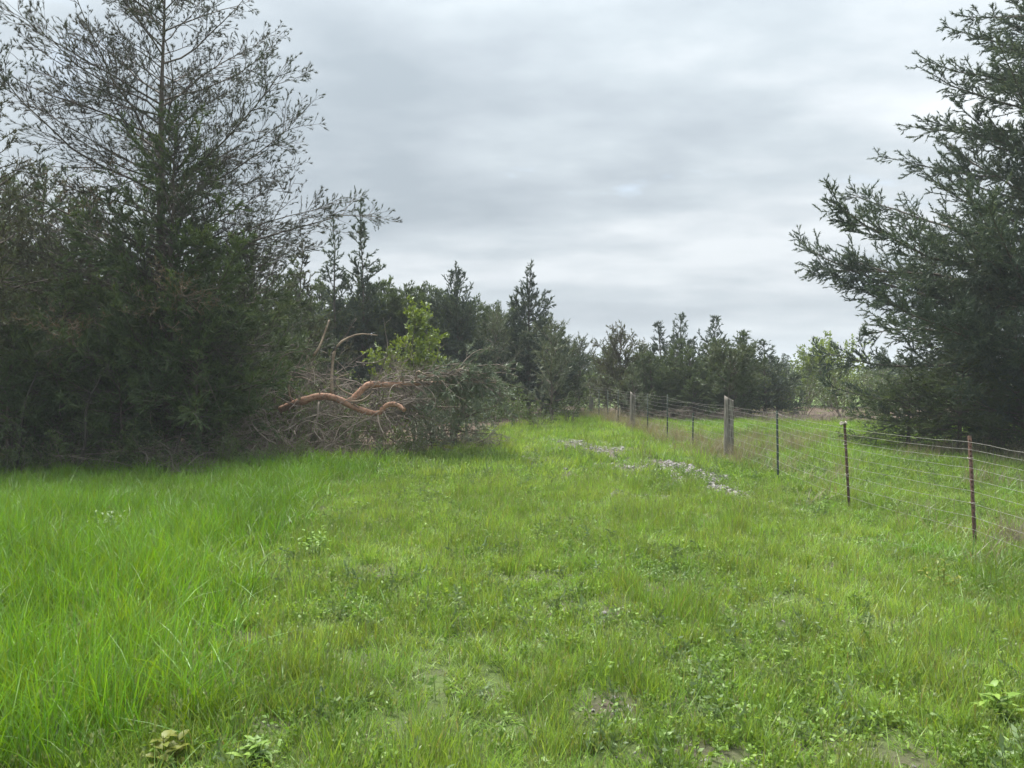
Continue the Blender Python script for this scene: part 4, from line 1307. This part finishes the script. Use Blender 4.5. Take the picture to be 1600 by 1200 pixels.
def make_grass():
    tall = [src('tall_clump', blade_clump(200 + i, 24, 0.10, 0.34, 0.0072, 0.18, 0.5, levels=4), [M_tall]) for i in range(6)]
    short = [src('short_clump', blade_clump(220 + i, 46, 0.08, 0.115, 0.0046, 0.35, 0.35, heads=1), [M_short, M_seed]) for i in range(6)]
    tall_f = [src('tall_far_clump', blade_clump(240 + i, 22, 0.16, 0.34, 0.013, 0.2, 0.5), [M_tall]) for i in range(4)]
    short_f = [src('short_far_clump', blade_clump(260 + i, 34, 0.16, 0.125, 0.010, 0.3, 0.35, heads=1), [M_short, M_seed]) for i in range(4)]
    field = [src('field_clump', blade_clump(250 + i, 26, 0.14, 0.30, 0.009, 0.25, 0.5), [M_field_shaded]) for i in range(4)]
    dry = [src('dry_clump', blade_clump(280 + i, 22, 0.14, 0.42, 0.005, 0.25, 0.3, levels=3), [M_dry]) for i in range(4)]
    weeds = [src('weed_clump', weed_clump(300 + i, 9, 0.10, 0.10, 0.028, 0.014), [M_weed]) for i in range(5)] + \
            [src('pale_weed_clump', weed_clump(310, 6, 0.07, 0.13, 0.035, 0.014), [M_weed_pale])]

    def place(name, label, cat, srcs, x, y, hs, ws, tilt=0.12):
        n = len(x)
        pos = np.stack([x, y, terrain(x, y)], -1)
        scl = np.stack([ws, ws, hs], -1)
        scatter(name, label, cat, srcs, pos, up_rot(n, tilt), scl, rng.integers(0, len(srcs), n))

    # long grass
    for nm, lb, srcs, y0, y1, dens in (('tall_grass', 'long lush green grass on the left of the clearing', tall, 2.2, 13, 95), ('tall_grass', 'long grass farther off below the trees and along the fence', tall_f, 13, 34, 26), ('field_grass', 'rank grass in the field behind the fence, green darkened for the shade of the cedar', field, 5, 20, 60)):
        x, y = pts_in(y0, y1, dens)
        z = zone_tall(x, y)
        tuft = 0.1 * sstep(0.64, 0.76, fnoise(x, y, 0.9, 51))
        keep = rng.random(len(x)) < np.maximum(z * (0.35 + 0.9 * fnoise(x, y, 1.6, 52)), tuft) * (1 - wood_floor(x, y)) * (1 - np.clip(patch_mask(x, y), 0, 1))
        fz = sstep(4.0, 4.7, x + (fnoise(x, y, 0.7, 91) - 0.5) * 1.2) * sstep(19.5, 14.5, y - 0.3 * (x - 8))
        pick = rng.random(len(x)) < (fz if nm == 'field_grass' else 1 - fz)
        keep &= pick
        x, y, z = x[keep], y[keep], z[keep]
        hs = (0.5 + 0.55 * z) * (0.55 + 0.85 * fnoise(x, y, 0.8, 53)) * rng.uniform(0.75, 1.2, len(x))
        hs = np.where(z < 0.3, hs * 0.75, hs) * (1 - 0.4 * sstep(6, 11, y) * (x < 4)) * np.where(x > 3.6, 0.5, 1.0)
        place(nm, lb, 'grass', srcs, x, y, hs, rng.uniform(0.8, 1.25, len(x)))
    # short grass on the track
    for nm, lb, srcs, y0, y1, dens in (('short_grass', 'short seeding grass on the near part of the track', short, 2.2, 12, 150), ('short_grass', 'short seeding grass on the far part of the track and field', short_f, 12, 36, 30)):
        x, y = pts_in(y0, y1, dens)
        z = zone_tall(x, y)
        pm = np.clip(patch_mask(x, y) * 1.25, 0, 1)
        keep = rng.random(len(x)) < (1 - 0.7 * z) * (1 - pm) * (0.3 + 0.5 * fnoise(x, y, 1.5, 62) + 0.75 * sstep(0.35, 0.7, vnoise(x, y, 5.0, 63))) * (1 - wood_floor(x, y))
        x, y = x[keep], y[keep]
        hs = (0.1 + 0.9 * fnoise(x, y, 1.6, 61) + 1.1 * vnoise(x, y, 4.5, 63) ** 1.5) * rng.uniform(0.7, 1.25, len(x))
        place(nm, lb, 'grass', srcs, x, y, hs, rng.uniform(0.8, 1.3, len(x)))
    # weeds between
    x, y = pts_in(2.2, 16, 55)
    keep = rng.random(len(x)) < (0.15 + 1.1 * sstep(0.45, 0.65, fnoise(x, y, 0.7, 71))) * (1 - 0.55 * zone_tall(x, y)) * (1 - 0.6 * np.clip(patch_mask(x, y), 0, 1))
    x, y = x[keep], y[keep]
    place('ground_weeds', 'small broad-leaved weeds mixed through the grass', 'weeds', weeds, x, y, rng.uniform(0.6, 1.4, len(x)), rng.uniform(0.7, 1.4, len(x)), 0.2)
    # dry grass along the fence
    x, y = pts_in(7, 30, 30)
    fx = np.interp(y, [8, 10.3, 16.3, 23.6, 29], [4.85, 4.5, 4.57, 3.67, 3.0])
    band = np.exp(-((x - fx - 0.1) / 0.55) ** 2) * (0.15 + 0.85 * sstep(13, 17, y)) + 0.8 * sstep(5.0, 6.0, x) * sstep(10.5, 12.5, y) * sstep(23, 17, y) * sstep(.45, .6, fnoise(x, y, .5, 81)) \
        + 0.5 * np.exp(-((x - 5.4) / .5) ** 2 - ((y - 8.3) / .8) ** 2)
    keep = rng.random(len(x)) < 1.0 * band * (0.3 + fnoise(x, y, 1.0, 82))
    x, y = x[keep], y[keep]
    place('dry_grass', 'purplish tan dry grass along the foot of the fence', 'grass', dry, x, y, rng.uniform(0.5, 1.15, len(x)), rng.uniform(0.8, 1.3, len(x)))


make_grass()


def rock_mesh(seed, sub=1):
    import bmesh
    g = np.random.default_rng(seed)
    bm = bmesh.new(); bmesh.ops.create_icosphere(bm, subdivisions=sub, radius=1.0)
    ax = g.uniform(0.65, 1.15, 3) * np.array([1, 1, 0.6])
    cuts = unit(g.normal(size=(5, 3)))
    for v in bm.verts:
        p = np.array(v.co)
        for c in cuts:
            e = p @ c - 0.72
            if e > 0: p = p - c * e
        v.co = Vector(p * ax)
    me = bpy.data.meshes.new('stone'); bm.to_mesh(me); bm.free()
    me.materials.append(M_stone)
    return me


def make_stones():
    rocks = [bpy.data.objects.new('stone_shape', rock_mesh(400 + i)) for i in range(6)]
    xs, ys = [], []
    for (cx, cy, rx, ry) in PW:
        n = int((1000 if 9 < cy < 14 else 420) * rx * ry)
        xs.append(cx + rng.normal(size=n) * rx * 0.85); ys.append(cy + rng.normal(size=n) * ry * 0.85)
    x2, y2 = pts_in(2.2, 22, 5)
    k = np.abs(x2 - 0.9 - 0.03 * y2) < 2.2
    xs.append(x2[k]); ys.append(y2[k])
    x = np.concatenate(xs); y = np.concatenate(ys)
    s = np.where(y > 9, 0.027, 0.012) * np.exp(rng.normal(size=len(x)) * 0.5)
    s = np.clip(s, 0.005, 0.07)
    pos = np.stack([x, y, terrain(x, y) + s * 0.05], -1)
    scatter('gravel', 'loose pale grey limestone gravel showing through the track', 'gravel', rocks, pos, rng.uniform(0, 6.28, (len(x), 3)) * np.array([.1, .1, 1]), np.stack([s, s, s], -1), rng.integers(0, 6, len(x)))
    big = [(1103, 752, .09), (1108, 757, .075), (1085, 743, .07), (1069, 738, .065), (1120, 768, .06), (1143, 783, .075), (1165, 778, .07), (1031, 779, .05), (983, 727, .08), (948, 706, .08), (906, 701, .09), (1095, 764, .06), (1130, 772, .06), (1052, 727, .07), (976, 773, .05), (870, 958, .03), (944, 962, .035), (952, 975, .03), (1066, 752, .06), (1078, 757, .055)]
    shapes = [rock_mesh(450 + i, 2) for i in range(5)]
    for i, (px, py, s) in enumerate(big):
        d = F * CH / (py - HY); x_ = X(px, d)
        o = obj('stone', shapes[i % 5], None, (x_, d, T(x_, d) + s * 0.22))
        o.scale = (s, s, s * 0.9); o.rotation_euler = (rng.uniform(-.2, .2), rng.uniform(-.2, .2), rng.uniform(0, 6))
        tag(o, 'larger pale limestone lying in the gravel of the track', 'stone', 'larger stones in the gravel')


make_stones()


# single plants that stand out in the grass
def leafy_plant(seed, stems, H, ll, lw, per, mat, name='leaf'):
    """stem cluster with each large leaf a quad strip pair folded along the midrib"""
    g = np.random.default_rng(seed)
    st = np.stack([g.normal(size=stems) * .03, g.normal(size=stems) * .03, np.zeros(stems)], -1)
    L = H * g.uniform(0.6, 1.1, stems)
    lines = grow(g, st, np.stack([g.normal(size=stems) * .3, g.normal(size=stems) * .3, np.ones(stems)], -1), L, 5, 0.03, 0.07)
    sg = Geo(); tubes(sg, lines, np.full((stems, 5), .0035) * np.linspace(1, .5, 5), 5)
    lg = Geo()
    for i in range(stems):
        for j in range(per):
            p, tan = sample(lines, np.array([i]), np.array([0.1 + 0.9 * (j + .5) / per]))
            a = j * 2.4 + i
            d = unit(np.array([[math.cos(a), math.sin(a), g.uniform(0.15, 0.9)]]))[0]
            l = ll * g.uniform(0.7, 1.2); w = lw * g.uniform(0.8, 1.2)
            side = unit(np.cross(d, [0, 0, 1.0])[None])[0]
            n = np.cross(side, d)
            rows = []
            for t, k in ((0, .12), (.3, .85), (.6, .8), (1, 0.03)):
                c = p[0] + d * l * t + np.array([0, 0, -1]) * l * .28 * t ** 2
                rows += [c - side * w / 2 * k + n * w * .14 * k, c, c + side * w / 2 * k + n * w * .14 * k]
            q = []
            for r in range(3):
                q += [[3 * r, 3 * r + 1, 3 * r + 4, 3 * r + 3], [3 * r + 1, 3 * r + 2, 3 * r + 5, 3 * r + 4]]
            lg.add(np.array(rows), None, q)
    return sg.build('stem', [mat]), lg.build('foliage', [mat])


def put_plant(label, px, py, me, s=1.0, rz=0.0, cat='weed', name='weed_plant'):
    d = F * CH / (py - HY); x = X(px, d)
    o = thing(name, label, cat, (x, d, T(x, d) - 0.01), rz, None, s)
    obj('stem_cluster', me[0], o); obj('foliage', me[1], o)


put_plant('pale broad-bladed weed standing up from the grass near the dark rusty post', 1398, 868, leafy_plant(501, 3, .32, .2, .022, 6, M_weed_pale))
put_plant('yellow-green leafy weed at the foot of the rusty leaning post', 1480, 905, leafy_plant(502, 6, .28, .07, .03, 9, M_weed_yellow))
put_plant('yellowing broad-leaved weed in the long grass of the foreground', 268, 1205, leafy_plant(503, 5, .16, .09, .045, 6, M_weed_yellow))
put_plant('large flat-leaved green weed rosette in the foreground grass', 395, 1200, leafy_plant(504, 6, .11, .085, .03, 6, M_weed))
put_plant('silvery leaved weed patch in the long grass below the low bushy cedar', 165, 860, leafy_plant(505, 12, .38, .07, .02, 12, M_weed_pale))
put_plant('leafy green weed beside the fence between the green and dark posts', 1290, 800, leafy_plant(506, 7, .3, .08, .03, 9, M_weed))
put_plant('dark leafy weed in the grass at the right foreground', 1560, 1120, leafy_plant(507, 6, .22, .11, .035, 7, M_weed))
put_plant('bushy pale green weed where long grass gives way to the track', 490, 880, leafy_plant(508, 9, .3, .08, .025, 10, M_weed))


# ------------------------------------------------------------------ thin volume added as a glare veil that lifts the dark tones
def make_veil_haze():
    m, t = new_mat('veil_haze')
    out = N(t, 'ShaderNodeOutputMaterial')
    v = N(t, 'ShaderNodeVolumePrincipled')
    v.inputs['Color'].default_value = (0.86, 0.93, 1.0, 1)
    v.inputs['Density'].default_value = 0.0013
    v.inputs['Anisotropy'].default_value = 0.0
    t.links.new(v.outputs[0], out.inputs['Volume'])
    b = 6900.0; z0, z1 = -2.0, 14.5
    c = np.array([[x, y, z] for z in (z0, z1) for y in (-b, b) for x in (-b, b)])
    q = [[0, 2, 3, 1], [4, 5, 7, 6], [0, 1, 5, 4], [2, 6, 7, 3], [0, 4, 6, 2], [1, 3, 7, 5]]
    o = obj('veil_haze', mesh('veil_haze', c, None, q, [m]))
    tag(o, 'pale veil over the whole clearing, added to lift the dark tones', 'veil_haze', None, 'stuff')


make_veil_haze()
